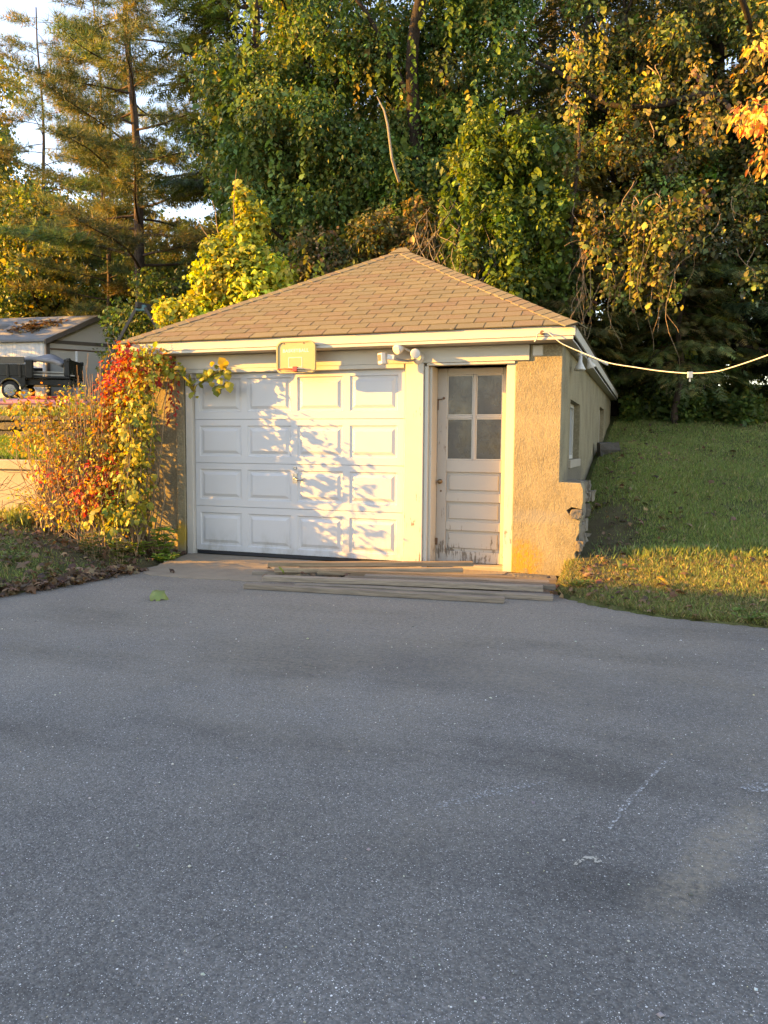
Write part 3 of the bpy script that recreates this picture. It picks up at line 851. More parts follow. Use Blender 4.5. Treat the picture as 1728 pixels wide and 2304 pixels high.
MB().tube([(7.66, -2.14, -.1), (7.65, -2.13, 1.5), (7.64, -2.12, 2.85)], [.07, .065, .06], 10).build('pole', MAT['timber'], PO)

# ------------------------------------------------------------------ loose boards in front of the doors
def board(a, b, z, mat, label, wd=.092, th=.047, sag=0.0, tilt=0.):
    a = Vector((*a, z)); b = Vector((*b, z + sag)); d = b - a; L = d.length
    m = MB(); nseg = 6
    r2 = np.random.default_rng(int(abs(a.x * 1000 + b.y * 777)))
    bow = r2.normal(0, .006)
    vs = []; fs = []
    for i in range(nseg + 1):
        t = i / nseg; x = (t - .5) * L; oy = bow * math.sin(math.pi * t) * 2
        for y, zz in ((-wd / 2, 0), (wd / 2, 0), (wd / 2, th), (-wd / 2, th)):
            vs.append((x, y + oy, zz))
    for i in range(nseg):
        for k in range(4):
            fs.append((i * 4 + k, i * 4 + (k + 1) % 4, (i + 1) * 4 + (k + 1) % 4, (i + 1) * 4 + k))
    fs += [(3, 2, 1, 0), tuple(nseg * 4 + k for k in range(4))]
    m.add(vs, fs)
    o = m.build('board', MAT[mat], None, bevel=.003)
    o.location = (a + b) / 2
    o.rotation_euler = (tilt + r2.normal(0, .03), -math.atan2(d.z, math.hypot(d.x, d.y)), math.atan2(d.y, d.x))
    return tag(o, label, 'board', 'old boards lying before the doors')
board((1.76, -1.88), (4.21, -1.67), .002, 'board_grey', 'frontmost long grey board lying flat on the asphalt')
board((2.20, -1.70), (4.60, -1.40), .002, 'board_grey', 'grey board at the bottom right of the stack, under the second layer')
board((2.05, -1.36), (4.10, -1.14), .002, 'board_tan', 'bottom board hidden in the middle of the stack')
board((1.46, -1.17), (3.60, -.80), .002, 'board_grey', 'dark grey board whose left end sticks out on the concrete')
board((2.30, -.86), (4.53, -.52), .002, 'board_grey', 'rearmost low grey board reaching to the stucco pier')
board((1.85, -1.67), (4.49, -1.25), .051, 'board_grey', 'long board directly behind the frontmost one, split along its edge')
board((2.60, -1.42), (4.59, -1.14), .051, 'board_grey', 'grey board whose square end shows at the far right of the stack')
board((2.75, -1.26), (4.51, -.96), .051, 'board_grey', 'weathered board with a nail hole near its right end')
board((2.20, -1.16), (4.16, -.80), .051, 'board_tan', 'reddish tan board in the middle of the stack')
board((1.73, -1.21), (3.55, -.47), .051, 'board_tan', 'second tan board from the top, below the topmost one')
board((1.63, -1.16), (3.63, -.33), .100, 'board_tan', 'topmost tan board of the stack, nearest the white garage door')
board((1.84, -.86), (2.90, -.30), .051, 'board_tan', 'short pale board lying behind the topmost board')
sl = MB().prism([(4.06, -.44), (4.12, -.36), (4.25, -.33), (4.40, -.34), (4.46, -.40), (4.44, -.50), (4.10, -.50)], 'z', -.01, .055).build('stone_slab', MAT['dark_stone'], None, bevel=.012)
tag(sl, 'dark flat stone at the foot of the stucco pier behind the boards', 'stone')

# stone block beside the back of the side wall
sb = stone(4.70, 5.1, T(4.7, 5.1) + .06, .36, .34, .30, None, 501, 'dark_stone', 'stone_block')
tag(sb, 'dark square stone block beside the garage side wall up the slope', 'stone')

# ------------------------------------------------------------------ left: retaining walls
RW = thing('retaining_wall', 'low tan concrete retaining wall with a cap along the left lawn', 'wall', (WALL_X - 3, WALL_Y, .3))
MB().box(-14, WALL_X, WALL_Y, WALL_Y + .25, -.1, 1.00).build('wall_face', MAT['concrete'], RW, bevel=.008)
xs = [WALL_X + .03]
while xs[-1] > -13: xs.append(xs[-1] - 1.25)
for i in range(len(xs) - 1):
    MB().box(xs[i + 1] + .004, xs[i], WALL_Y - .04, WALL_Y + .30, 1.002, 1.135 + .004 * (i % 3)).build('cap_stone', MAT['concrete'], RW, bevel=.012)
MB().box(WALL_X - .25, WALL_X, WALL_Y + .252, 1.60, -.1, 1.05).build('return_wall', MAT['concrete'], RW, bevel=.008)
SW = thing('stone_wall', 'dry stone wall behind the autumn bushes beside the garage', 'wall', (-1.6, 1.4, .3))
k = 0
for z0, hh in ((.32, .20), (.52, .18), (.70, .17), (.87, .17), (1.04, .14)):
    x = WALL_X + .02
    while x < XL - .05:
        ln = min(.24 + .22 * rng.random(), XL + .02 - x)
        stone(x + ln / 2, 1.33 + rng.normal(0, .02), z0 + hh / 2, ln * .97, .30, hh * 1.02, SW, 300 + k); k += 1
        x += max(ln, .08)
SW2 = thing('upper_stone_wall', 'dark stone wall across the lawn behind the concrete retaining wall', 'wall', (-7, 3.6, 1.4))
k = 0
for z0, hh in ((1.36, .26), (1.62, .17)):
    x = -13.
    while x < -2.9:
        ln = .5 + .5 * rng.random()
        stone(x + ln / 2, 3.52 + rng.normal(0, .02), z0 + hh / 2, ln * .99, .30, hh * 1.03, SW2, 600 + k, 'dark_stone'); k += 1
        x += ln
for i in range(9):
    MB().box(-13 + i * 1.15 + .004, -13 + (i + 1) * 1.15, 3.32, 3.70, 1.795, 1.875 + .006 * (i % 3)).build('coping', MAT['dark_stone'], SW2, bevel=.015)
TB = MB(); TB.box(-3.4, 3.4, -.14, .14, 0, .24)
tb = TB.build('timber_kerb', MAT['timber'], None, bevel=.015)
tb.location = (-9.6, 6.55, T(-9.6, 6.55) - .10); tb.rotation_euler = (0, 0, R(8))
tag(tb, 'pale old landscape timber lying on the grass in front of the pink kayak', 'timber')

KY = thing('kayak', 'faded pink plastic kayak with red cockpit lying on the grass by the truck', 'kayak', (-8.9, 7.2, 2.1))
m = MB(); n = 14
Ms = []
L = 3.6
ka = Vector((math.cos(R(14)), math.sin(R(14)), 0)); kb_ = Vector((-ka.y, ka.x, 0))
kc = Vector((-9.3, 7.15, T(-9.3, 7.15) + .02))
vs = []; fs = []
for i in range(n + 1):
    t = i / n * 2 - 1; wv = .33 * (1 - abs(t) ** 2.4) + .012; rise = .10 * t ** 4
    hv = .26 * (1 - .35 * abs(t) ** 3)
    for a_ in range(10):
        th = 2 * math.pi * a_ / 10
        sx = math.cos(th); sz = math.sin(th)
        p = kc + ka * (t * L / 2) + kb_ * (wv * sx) + Vector((0, 0, rise + hv * (.5 + .5 * sz * (1 if sz > 0 else .9))))
        vs.append(p)
for i in range(n):
    for a_ in range(10):
        fs.append((i * 10 + a_, i * 10 + (a_ + 1) % 10, (i + 1) * 10 + (a_ + 1) % 10, (i + 1) * 10 + a_))
fs += [tuple(range(10))[::-1], tuple(n * 10 + q for q in range(10))]
m.add(vs, fs).build('hull', MAT['pink'], KY, smooth=True)
cv = []
for i in range(16):
    t = 2 * math.pi * i / 16
    cv.append(kc + ka * (.45 + .50 * math.cos(t)) + kb_ * (.24 * math.sin(t)) + Vector((0, 0, .275)))
MB().tube(cv + [cv[0]], .03, 6, False).build('cockpit_rim', MAT['red'], KY)
MB().obox(kc + ka * .45 + Vector((0, 0, .25)), ka, kb_, (0, 0, 1), .42, .2, .04).build('seat', MAT['red'], KY, bevel=.02)

# ------------------------------------------------------------------ truck with a dump bed
def local_frame(origin, ang):
    return Matrix.Translation(origin) @ Matrix.Rotation(ang, 4, 'Z')
TK = thing('dump_truck', 'black pickup truck with a loaded dump bed parked before the shed', 'truck', (-17.45, 14.74, 2.9))
TK['label'] = 'black pickup truck with a loaded dump bed parked before the shed'
TM = local_frame(Vector((-17.40, 14.70, T(-17.4, 14.7) + .10)), YAW + .04)
def tp(mb, name, mat, parent=None, **kw):
    mb.v = [tuple(TM @ Vector(q)) for q in mb.v]
    return mb.build(name, MAT[mat], parent or TK, **kw)
# x to the rear (right in the photo), y away from the viewer, z up; rear axle at x = 0
tp(MB().box(-1.45, 2.15, .30, 1.45, .55, .75), 'chassis', 'black_paint')
tp(MB().box(-1.45, .62, .06, .12, .86, 1.30), 'bed_side', 'black_paint', bevel=.01)
tp(MB().box(-1.45, .62, 1.55, 1.61, .86, 1.30), 'bed_side', 'black_paint', bevel=.01)
tp(MB().box(-1.45, 2.2, .10, 1.58, .78, .86), 'bed_floor', 'black_paint', bevel=.01)
for x in (-1.0, -.55, -.1, .35):
    tp(MB().box(x, x + .09, .03, .06, .80, 1.29), 'rib', 'black_paint', bevel=.01)
tp(MB().box(.60, .86, .02, .16, .78, 1.46), 'corner_post', 'black_paint', bevel=.02)
tp(MB().box(-1.45, .55, .055, .10, 1.31, 1.57), 'side_board', 'timber', bevel=.01)
tp(MB().box(1.98, 2.2, .10, 1.58, .87, 1.50), 'tailgate', 'black_paint', bevel=.02)
for y in (.06, 1.45):
    tp(MB().box(2.10, 2.24, y, y + .12, 1.40, 1.54), 'hinge_block', 'black_paint', bevel=.02)
cabp = [(-3.2, .62), (-1.52, .62), (-1.52, 1.25), (-1.58, 1.78), (-1.75, 1.88), (-2.6, 1.88), (-3.0, 1.35), (-3.2, 1.3)]
tp(MB().prism(cabp, 'y', .12, 1.54), 'cab', 'black_paint', bevel=.05, seg=2)
tp(MB().prism([(-2.5, 1.36), (-1.66, 1.36), (-1.70, 1.74), (-2.42, 1.74)], 'y', .105, .13), 'side_window', 'glass')
tp(MB().box(-4.6, -3.2, .15, 1.51, .62, 1.25), 'hood', 'black_paint', bevel=.06, seg=2)
for wx, wy in ((0, .05), (0, 1.35), (-3.75, .05), (-3.75, 1.35)):
    wh = tp(MB().lathe((wx, wy, .33), (0, 1, 0), [(0, .27), (.03, .33), (.22, .33), (.25, .27)], 26), 'wheel', 'rubber')
    tp(MB().lathe((wx, wy - .012, .33), (0, 1, 0), [(0, .215), (.02, .205), (.05, .17), (.052, .02)], 22), 'rim', 'chrome', wh)
    tp(MB().lathe((wx, wy - .03, .33), (0, 1, 0), [(0, .05), (.06, .06)], 12), 'hub', 'metal', wh)
arch = [(.40 * math.cos(R(a)), .05, .36 + .40 * math.sin(R(a))) for a in range(0, 181, 15)]
tp(MB().tube(arch, .035, 6), 'fender_trim', 'chrome')
tp(MB().prism([(-1.45, .55), (-.5, .55)] + [(.43 * math.cos(R(a)), .36 + .43 * math.sin(R(a))) for a in range(160, -1, -20)] + [(.55, .55), (.55, .86), (-1.45, .86)], 'y', .08, .14), 'rear_fender', 'black_paint')
SH = thing('plastic_sheet', 'pale grey mattress lying on the load of the black truck', 'mattress', TM @ Vector((1.2, .6, 1.5)))
sm_ = MB(); vs = []; fs = []
nu, nv = 16, 8
for iv in range(nv + 1):
    for iu in range(nu + 1):
        u = iu / nu; v = iv / nv
        x = .35 + 1.55 * u; y = .25 + 1.2 * v
        z = 1.26 + .55 * math.sin(math.pi * min(1, u * .62 + .28)) * (.6 + .4 * v) + .03 * math.sin(u * 9 + v * 4)
        vs.append(TM @ Vector((x, y, z)))
for iv in range(nv):
    for iu in range(nu):
        a_ = iv * (nu + 1) + iu; fs.append((a_, a_ + 1, a_ + nu + 2, a_ + nu + 1))
kk = len(vs)
sm_.add(vs, fs)
o = sm_.build('cover', MAT['cloth'], SH, smooth=True)
md = o.modifiers.new('thick', 'SOLIDIFY'); md.thickness = .16
for i, (z, x1) in enumerate(((.93, 2.35), (1.0, 2.25), (1.06, 2.0))):
    b_ = MB(); b_.beam((.5, .18 + .1 * i, z), (x1, .22 + .1 * i, z - .03), .08, .04)
    b_.v = [tuple(TM @ Vector(q)) for q in b_.v]
    o = b_.build('metal_strip', MAT['metal'] if i % 2 == 0 else MAT['timber'])
    tag(o, ['bright metal strip sticking out behind the truck bed, lowest of the load', 'grey wooden strip in the truck bed between two metal strips', 'upper metal strip in the truck bed under the mattress'][i], 'strip')

# ------------------------------------------------------------------ shed
ShP = Vector((-18.47, 17.80, T(-18.5, 17.8)))          # near corner below the left end of the gable
SD = thing('shed', 'white and tan gabled shed with grey roof behind the truck', 'shed', ShP)
sh_a = math.atan2(2.35, 2.55)                          # gable wall direction
g_dir = Vector((.66, .75, 0)).normalized()             # along the gable wall
l_dir = Vector((-.75, .66, 0)).normalized()
l_dir = Vector((-math.cos(YAW - .22), -math.sin(YAW - .22), 0))
def sp(mb, name, mat, parent=None, **kw):
    # local: x along gable wall, y along the long white wall (to the left), z up
    out = []
    for q in mb.v:
        out.append(tuple(ShP + g_dir * q[0] + l_dir * q[1] + Vector((0, 0, q[2]))))
    mb.v = out
    return mb.build(name, MAT[mat], parent or SD, **kw)
GW, GL, EH, PH = 3.7, 7.5, 2.55, 3.55
gw = sp(MB().prism([(0, -.4), (GW, -.4), (GW, EH), (GW / 2, PH), (0, EH)], 'y', 0, .10), 'gable_wall', 'shed_tan')
lw = sp(MB().prism([(.101, -.4), (GL, -.4), (GL, EH), (.101, EH)], 'x', .0, .10), 'long_wall', 'shed_white')
y = .12
while y < 5.2:
    sp(MB().box(-.025, -.001, y, y + .172, .0, EH - .02), 'siding_board', 'shed_white', lw, bevel=.006)
    y += .180
sp(MB().prism([(.101, -.4), (GL, -.4), (GL, EH), (.101, EH)], 'x', GW - .10, GW), 'long_wall', 'shed_white')
rf = MB()
for s_ in (0, 1):
    x0, x1 = (-.28, GW / 2) if s_ == 0 else (GW + .28, GW / 2)
    z0 = EH - .28 * (PH - EH) / (GW / 2) + .03
    rf.add([(x0, -.3, z0), (x1, -.3, PH + .03), (x1, GL, PH + .03), (x0, GL, z0), (x0, -.3, z0 + .09), (x1, -.3, PH + .12), (x1, GL, PH + .12), (x0, GL, z0 + .09)],
           [(0, 1, 2, 3), (4, 7, 6, 5), (0, 4, 5, 1), (1, 5, 6, 2), (2, 6, 7, 3), (3, 7, 4, 0)])
rfo = sp(rf, 'roof', 'shed_roof')
for s_ in (0, 1):
    x0, x1 = (-.30, GW / 2) if s_ == 0 else (GW + .30, GW / 2)
    z0 = EH - .30 * (PH - EH) / (GW / 2)
    sp(MB().add([(x0, -.36, z0 - .08), (x1, -.36, PH - .08), (x1, -.36, PH + .12), (x0, -.36, z0 + .12), (x0, -.305, z0 - .08), (x1, -.305, PH - .08), (x1, -.305, PH + .12), (x0, -.305, z0 + .12)],
                [(0, 1, 2, 3), (7, 6, 5, 4), (0, 4, 5, 1), (1, 5, 6, 2), (2, 6, 7, 3), (3, 7, 4, 0)]), 'verge_board', 'shed_trim', rfo)
i = 0
while i * .55 < 6:
    sp(MB().box(-.26, -.02, .1 + i * .55, .15 + i * .55, EH - .10, EH - .03), 'rafter_end', 'shed_trim', rfo); i += 1
sp(MB().lathe((1.0, 3.3, EH + .62), (0, 0, 1), [(-.1, .3), (.06, .28), (.14, .18), (.17, .02)], 18), 'roof_vent', 'shed_roof', rfo)
sp(MB().box(-.02, .10, -.06, -.001, 0, EH), 'corner_board', 'shed_trim', gw)
sp(MB().box(.101, GW, -.05, -.001, EH - .16, EH - .02), 'belt_board', 'shed_trim', gw)
sp(MB().box(.12, 2.55, -.07, -.002, EH - .42, EH - .36), 'door_track', 'rust', gw)
sp(MB().box(1.15, 2.35, -.10, -.06, .0, EH - .43), 'sliding_door', 'shed_tan', gw, bevel=.01)
sp(MB().box(1.11, 1.149, -.10, -.03, .0, EH - .43), 'door_edge', 'shed_white', gw)
# dead leaves that lie in patches on the shed roof are built with the litter below

# ------------------------------------------------------------------ swing set
SS = thing('swing_set', 'wooden A-frame swing set with blue corner bracket left of the garage', 'swing set', (-6.6, 8.0, 2.2))
apx = Vector((-6.60, 8.0, 4.76)); ap2 = Vector((-6.15, 10.9, 4.76))
bd = (ap2 - apx).normalized(); sd_ = Vector((math.cos(YAW + .1), math.sin(YAW + .1), 0))
for A_ in (apx, ap2):
    for s_ in (-1, 1):
        foot = A_ + sd_ * (s_ * 1.5); foot.z = T(foot.x, foot.y) - .05
        MB().beam(A_ + sd_ * (s_ * .10) - Vector((0, 0, .05)), foot, .07, .07).build('leg', MAT['dark_timber'], SS, bevel=.006)
    MB().beam(A_ - sd_ * .75 - Vector((0, 0, 1.35)), A_ + sd_ * .75 - Vector((0, 0, 1.35)), .04, .09).build('cross_brace', MAT['timber'], SS, bevel=.005)
MB().beam(apx - bd * .15, ap2 + bd * .15, .09, .14).build('beam', MAT['dark_timber'], SS, bevel=.006)
MAT['teal'] = simple('blue green bracket', (.05, .17, .19), None, 8, .4)
for A_ in (apx, ap2):
    MB().obox(A_ - Vector((0, 0, .06)), bd, sd_, (0, 0, 1), .045, .12, .08).build('corner_bracket', MAT['teal'], SS, bevel=.02)
for t_ in (.30, .48):
    c = apx.lerp(ap2, t_)
    for dx in (-.22, .22):
        MB().tube([c + bd * dx - Vector((0, 0, .07)), c + bd * dx - Vector((0, 0, 1.75))], .008, 5).build('chain', MAT['metal'], SS)
    MB().obox(c - Vector((0, 0, 1.76)), bd, sd_, (0, 0, 1), .24, .08, .02).build('swing_seat', MAT['dark'], SS, bevel=.01)
tz = apx.lerp(ap2, .78)
for dx in (-.20, .20):
    MB().tube([tz + bd * dx - Vector((0, 0, .07)), tz + bd * dx - Vector((0, 0, .95))], .007, 5).build('chain', MAT['metal'], SS)
MB().tube([tz - bd * .24 - Vector((0, 0, .95)), tz + bd * .24 - Vector((0, 0, .95))], .018, 8).build('trapeze_bar', MAT['metal'], SS)

# ------------------------------------------------------------------ the house this driveway belongs to, left of the view
HS = thing('house', 'single storey house left of the driveway, outside the picture, whose roof shades the asphalt', 'house', (-20, -11, 0))
HX0, HX1, HY0, HY1 = -31., -11.5, -16.5, -7.0
MB().box(HX0 + .4, HX1 - .4, HY0 + .4, HY1 - .4, -.1, 2.75).build('wall', MAT['shed_white'], HS)
hr_z, hr_y = 5.65, -10.35
MB().prism([(HY1, 2.7), (HY1, 2.82), (hr_y, hr_z), (HY0, 2.82), (HY0, 2.7)], 'x', HX0, HX1).build('roof', MAT['shed_roof'], HS)
for x in (-29, -25.5, -22, -18.5, -15):
    wn = MB().box(x, x + 1.3, HY1 - .42, HY1 - .38, .9, 2.2).build('window', MAT['white_trim'], HS)
    MB().box(x + .08, x + 1.22, HY1 - .38, HY1 - .37, .98, 2.12).build('pane', MAT['glass'], wn)
MB().box(-17, -12.2, -16.0, -11.6, 2.8, 5.9).build('upper_wall', MAT['shed_white'], HS)
MB().prism([(-16.4, 5.85), (-16.4, 5.95), (-13.8, 7.4), (-11.3, 5.95), (-11.3, 5.85)], 'x', -17.4, -11.8).build('upper_roof', MAT['shed_roof'], HS)

# ------------------------------------------------------------------ foliage machinery
def fan(outline, centre):
    v = [centre] + outline
    n = len(outline)
    return np.array(v, float), np.array([(0, 1 + i, 1 + (i + 1) % n) for i in range(n)])
KITE = (np.array([(0, 0, 0), (.42, .34, .07), (1, 0, -.08), (.42, -.34, .07)], float), np.array([(0, 1, 2), (0, 2, 3)]))
OVAL = (np.array([(0, 0, 0), (.30, .27, .06), (.68, .24, .03), (1, 0, -.10), (.68, -.24, .03), (.30, -.27, .06)], float), np.array([(0, 1, 2), (0, 2, 3), (0, 3, 4), (0, 4, 5)]))
HEART = fan([(.0, 0, 0), (-.10, .18, .0), (.06, .44, -.05), (.36, .48, -.03), (.44, .36, .02), (.66, .40, -.06), (1.02, 0, -.16), (.66, -.40, -.06), (.44, -.36, .02), (.36, -.48, -.03), (.06, -.44, -.05), (-.10, -.18, 0)], (.40, 0, .06))
MAPLE = fan([(0, 0, 0), (.0, .22, 0), (.16, .52, -.06), (.34, .34, .0), (.55, .60, -.08), (.62, .26, 0), (1.0, 0, -.14), (.62, -.26, 0), (.55, -.60, -.08), (.34, -.34, 0), (.16, -.52, -.06), (0, -.22, 0)], (.38, 0, .05))
def _tuft(nn=11, spread=1.7, wd=.026):
    r2 = np.random.default_rng(5); v = []; f = []
    for i in range(nn):
        th = 2 * math.pi * i / nn + r2.random(); sp_ = spread * (.3 + .7 * r2.random())
        d = unit(np.array([1, sp_ * math.cos(th), sp_ * math.sin(th)])); L_ = .75 + .35 * r2.random()
        s_ = unit(np.cross(d, r2.normal(0, 1, 3))) * wd
        k = len(v); v += [d * .05 - s_, d * .05 + s_, d * L_]; f.append((k, k + 1, k + 2))
    return np.array(v), np.array(f)
TUFT = _tuft()
def _spray():
    v = []; f = []
    v += [(0, -.02, 0), (0, .02, 0), (1, 0, -.12)]; f.append((0, 1, 2))
    for i in range(4):
        x = .06 + i * .21; l = .42 * (1 - .6 * x)
        for s_ in (-1, 1):
            k = len(v)
            v += [(x - .06, 0, -.1 * x), (x + .08, 0, -.1 * x), (x + l * .75, s_ * l, -.06 - .1 * x)]; f.append((k, k + 1, k + 2))
    return np.array(v, float), np.array(f)
SPRAY = _spray()

def instances(tmpl, P, A, N, size, col):
    tv, tf = tmpl
    A = unit(A); B = unit(np.cross(N, A)); N = np.cross(A, B)
    size = np.asarray(size, float).reshape(-1, 1, 1)
    v = P[:, None, :] + size * (tv[None, :, 0:1] * A[:, None, :] + tv[None, :, 1:2] * B[:, None, :] + tv[None, :, 2:3] * N[:, None, :])
    k = len(tv)
    f = tf[None] + (np.arange(len(P)) * k)[:, None, None]
    c = np.repeat(col, k, axis=0)
    return v.reshape(-1, 3), f.reshape(-1, 3), c

def join(chunks):
    vs, fs, cs = [], [], []; k = 0
    for v, f, c in chunks:
        vs.append(v); fs.append(f + k); cs.append(c); k += len(v)
    return np.concatenate(vs), np.concatenate(fs), np.concatenate(cs)

def pick(pal, n, r, jit=.22):
    cols = np.array([c for c, w in pal]); w = np.array([w for c, w in pal], float); w /= w.sum()
    c = cols[r.choice(len(cols), n, p=w)]
    return np.clip(c * np.exp(r.normal(0, jit, (n, 1))) * np.exp(r.normal(0, .07, (n, 3))), 0, .9)

def blob_pal(pal, nb, n_idx, r, jit=.2, spread=.35):
    """colours with clumps that differ: every blob leans to its own shade"""
    bias = np.exp(r.normal(0, spread * .6, (nb, 1))) * np.exp(r.normal(0, spread * .25, (nb, 3)))
    return np.clip(pick(pal, len(n_idx), r, jit) * bias[n_idx], 0, .9)

def blob_leaves(C, Rr, n, r, droop=.6, shell=.5):
    C = np.asarray(C, float); Rr = np.asarray(Rr, float)
    w = (Rr.prod(1)) ** (2 / 3.); w /= w.sum()
    idx = r.choice(len(C), n, p=w)
    d = unit(r.normal(0, 1, (n, 3)))
    rad = 1 - shell * r.random(n) ** 1.6
    P = C[idx] + d * rad[:, None] * Rr[idx] * (1 + r.normal(0, .08, (n, 1)))
    A = unit(d * .7 + r.normal(0, .6, (n, 3)) + np.array([0, 0, -droop]))
    N = unit(d * .9 + np.array([0, 0, .5]) + r.normal(0, .55, (n, 3)))
    return P, A, N, idx

def leaf_object(name, chunks, mat, parent, kind=None):
    v, f, c = join(chunks)
    o = link(name, array_mesh(name, v, f, c), MAT[mat], parent)
    if kind: o['kind'] = kind
    return o

def wiggle(a, b, r, amt, n=5, droop=0.):
    a = np.array(a, float); b = np.array(b, float); L_ = np.linalg.norm(b - a)
    out = []
    ph = r.random(3) * 6
    for i in range(n + 1):
        t = i / n
        p = a + (b - a) * t + amt * L_ * math.sin(math.pi * t) * np.array([math.sin(3 * t + ph[0]), math.sin(3 * t + ph[1]), .6 * math.sin(3 * t + ph[2])])
        p[2] -= droop * L_ * t * t
        out.append(p)
    return out

def strands(starts, lens, r, step=.07, sway=.06):
    """leaves along vines that hang straight down"""
    P = []; A = []; N = []; paths = []
    for s_, L_ in zip(starts, lens):
        s_ = np.array(s_, float); n = max(2, int(L_ / step))
        t = np.arange(n) / n
        ph = r.random(2) * 6
        x = s_[0] + sway * np.sin(3 * t + ph[0]) * L_ * .4 + .0 * t
        y = s_[1] + sway * np.sin(3 * t + ph[1]) * L_ * .4
        z = s_[2] - t * L_
        pts = np.stack([x, y, z], 1)
        paths.append(pts)
        side = unit(r.normal(0, 1, (n, 3)) * np.array([1, 1, .2]))
        P.append(pts + side * .03); A.append(unit(side * .8 + np.array([0, 0, -.9]))); N.append(unit(side + np.array([0, 0, .5]) + r.normal(0, .3, (n, 3))))
    return np.concatenate(P), np.concatenate(A), np.concatenate(N), paths

def broad_tree(name, label, base, env_c, env_r, nb, blob, nleaf, leaf, pal, trunk_r=.16, bark='bark', seed=0, tmpl=KITE, droop=.6, vines=0, vine_len=(1, 3), vine_leaf=.1, vine_pal=None, cat='tree', group=None, shell=.55, flat=1.0, lean=0., spread=.35, mat='leaf', limbs=True):
    r = np.random.default_rng(seed)
    bz = float(T(base[0], base[1])) - .1
    root = thing(name, label, cat, (base[0], base[1], bz), group)
    env_c = np.array(env_c, float); env_r = np.array(env_r, float)
    d = unit(r.normal(0, 1, (nb, 3))); rad = r.random((nb, 1)) ** .45
    C = env_c + d * rad * env_r
    C[:, 2] = np.maximum(C[:, 2], bz + .6)
    Rb = blob * np.exp(r.normal(0, .28, (nb, 1))) * np.array([1, 1, flat * .8])
    P, A, N, idx = blob_leaves(C, Rb, nleaf, r, droop, shell)
    cols = blob_pal(pal, nb, idx, r, spread=spread)
    chunks = [instances(tmpl, P, A, N, leaf * np.exp(r.normal(-.05, .38, nleaf)), cols)]
    if vines:
        # curtains hang from the outer, camera-facing and left sides
        dd = unit(r.normal(0, 1, (vines, 3)) * np.array([1, .7, .9]) + np.array([0, -.8, 0]))
        st = env_c + dd * env_r * .98
        ln = r.uniform(vine_len[0], vine_len[1], vines); ln = np.minimum(ln, st[:, 2] - bz - 1.0); ln = np.maximum(ln, .4)
        Pv, Av, Nv, _ = strands(st, ln, r, .055)
        cb = pick(vine_pal or pal, vines, r, .2)
        rep = np.concatenate([[i] * max(2, int(l / .055)) for i, l in enumerate(ln)])[:len(Pv)]
        cv = np.clip(cb[rep] * np.exp(r.normal(0, .2, (len(Pv), 1))), 0, .9)
        chunks.append(instances(HEART, Pv, Av, Nv, vine_leaf * np.exp(r.normal(0, .25, len(Pv))), cv))
    leaf_object('crown', chunks, mat, root)
    m = MB()
    top = np.array([env_c[0], env_c[1], env_c[2] + env_r[2] * .55])
    tr = wiggle((base[0], base[1], bz), top, r, .02, 9)
    m.tube(tr, list(np.linspace(trunk_r, trunk_r * .25, len(tr))), 9)
    if limbs:
        order = r.permutation(nb)[:min(nb, 34)]
        for i in order:
            c = C[i]; zt = min(max(c[2] - .5 * np.linalg.norm(c[:2] - env_c[:2]) - .4, bz + .25 * (top[2] - bz)), top[2])
            t = (zt - bz) / (top[2] - bz); q = np.array(tr[0]) + (np.array(tr[-1]) - np.array(tr[0])) * t
            tt = min(8, int(t * 9)); q = tr[tt] + (tr[tt + 1] - tr[tt]) * (t * 9 - tt)
            w_ = wiggle(q, c, r, .07, 5)
            r0 = trunk_r * (.42 - .22 * t)
            m.tube(w_, list(np.linspace(r0, r0 * .25, len(w_))), 5)
    m.build('trunk', MAT[bark], root, smooth=True)
    return root

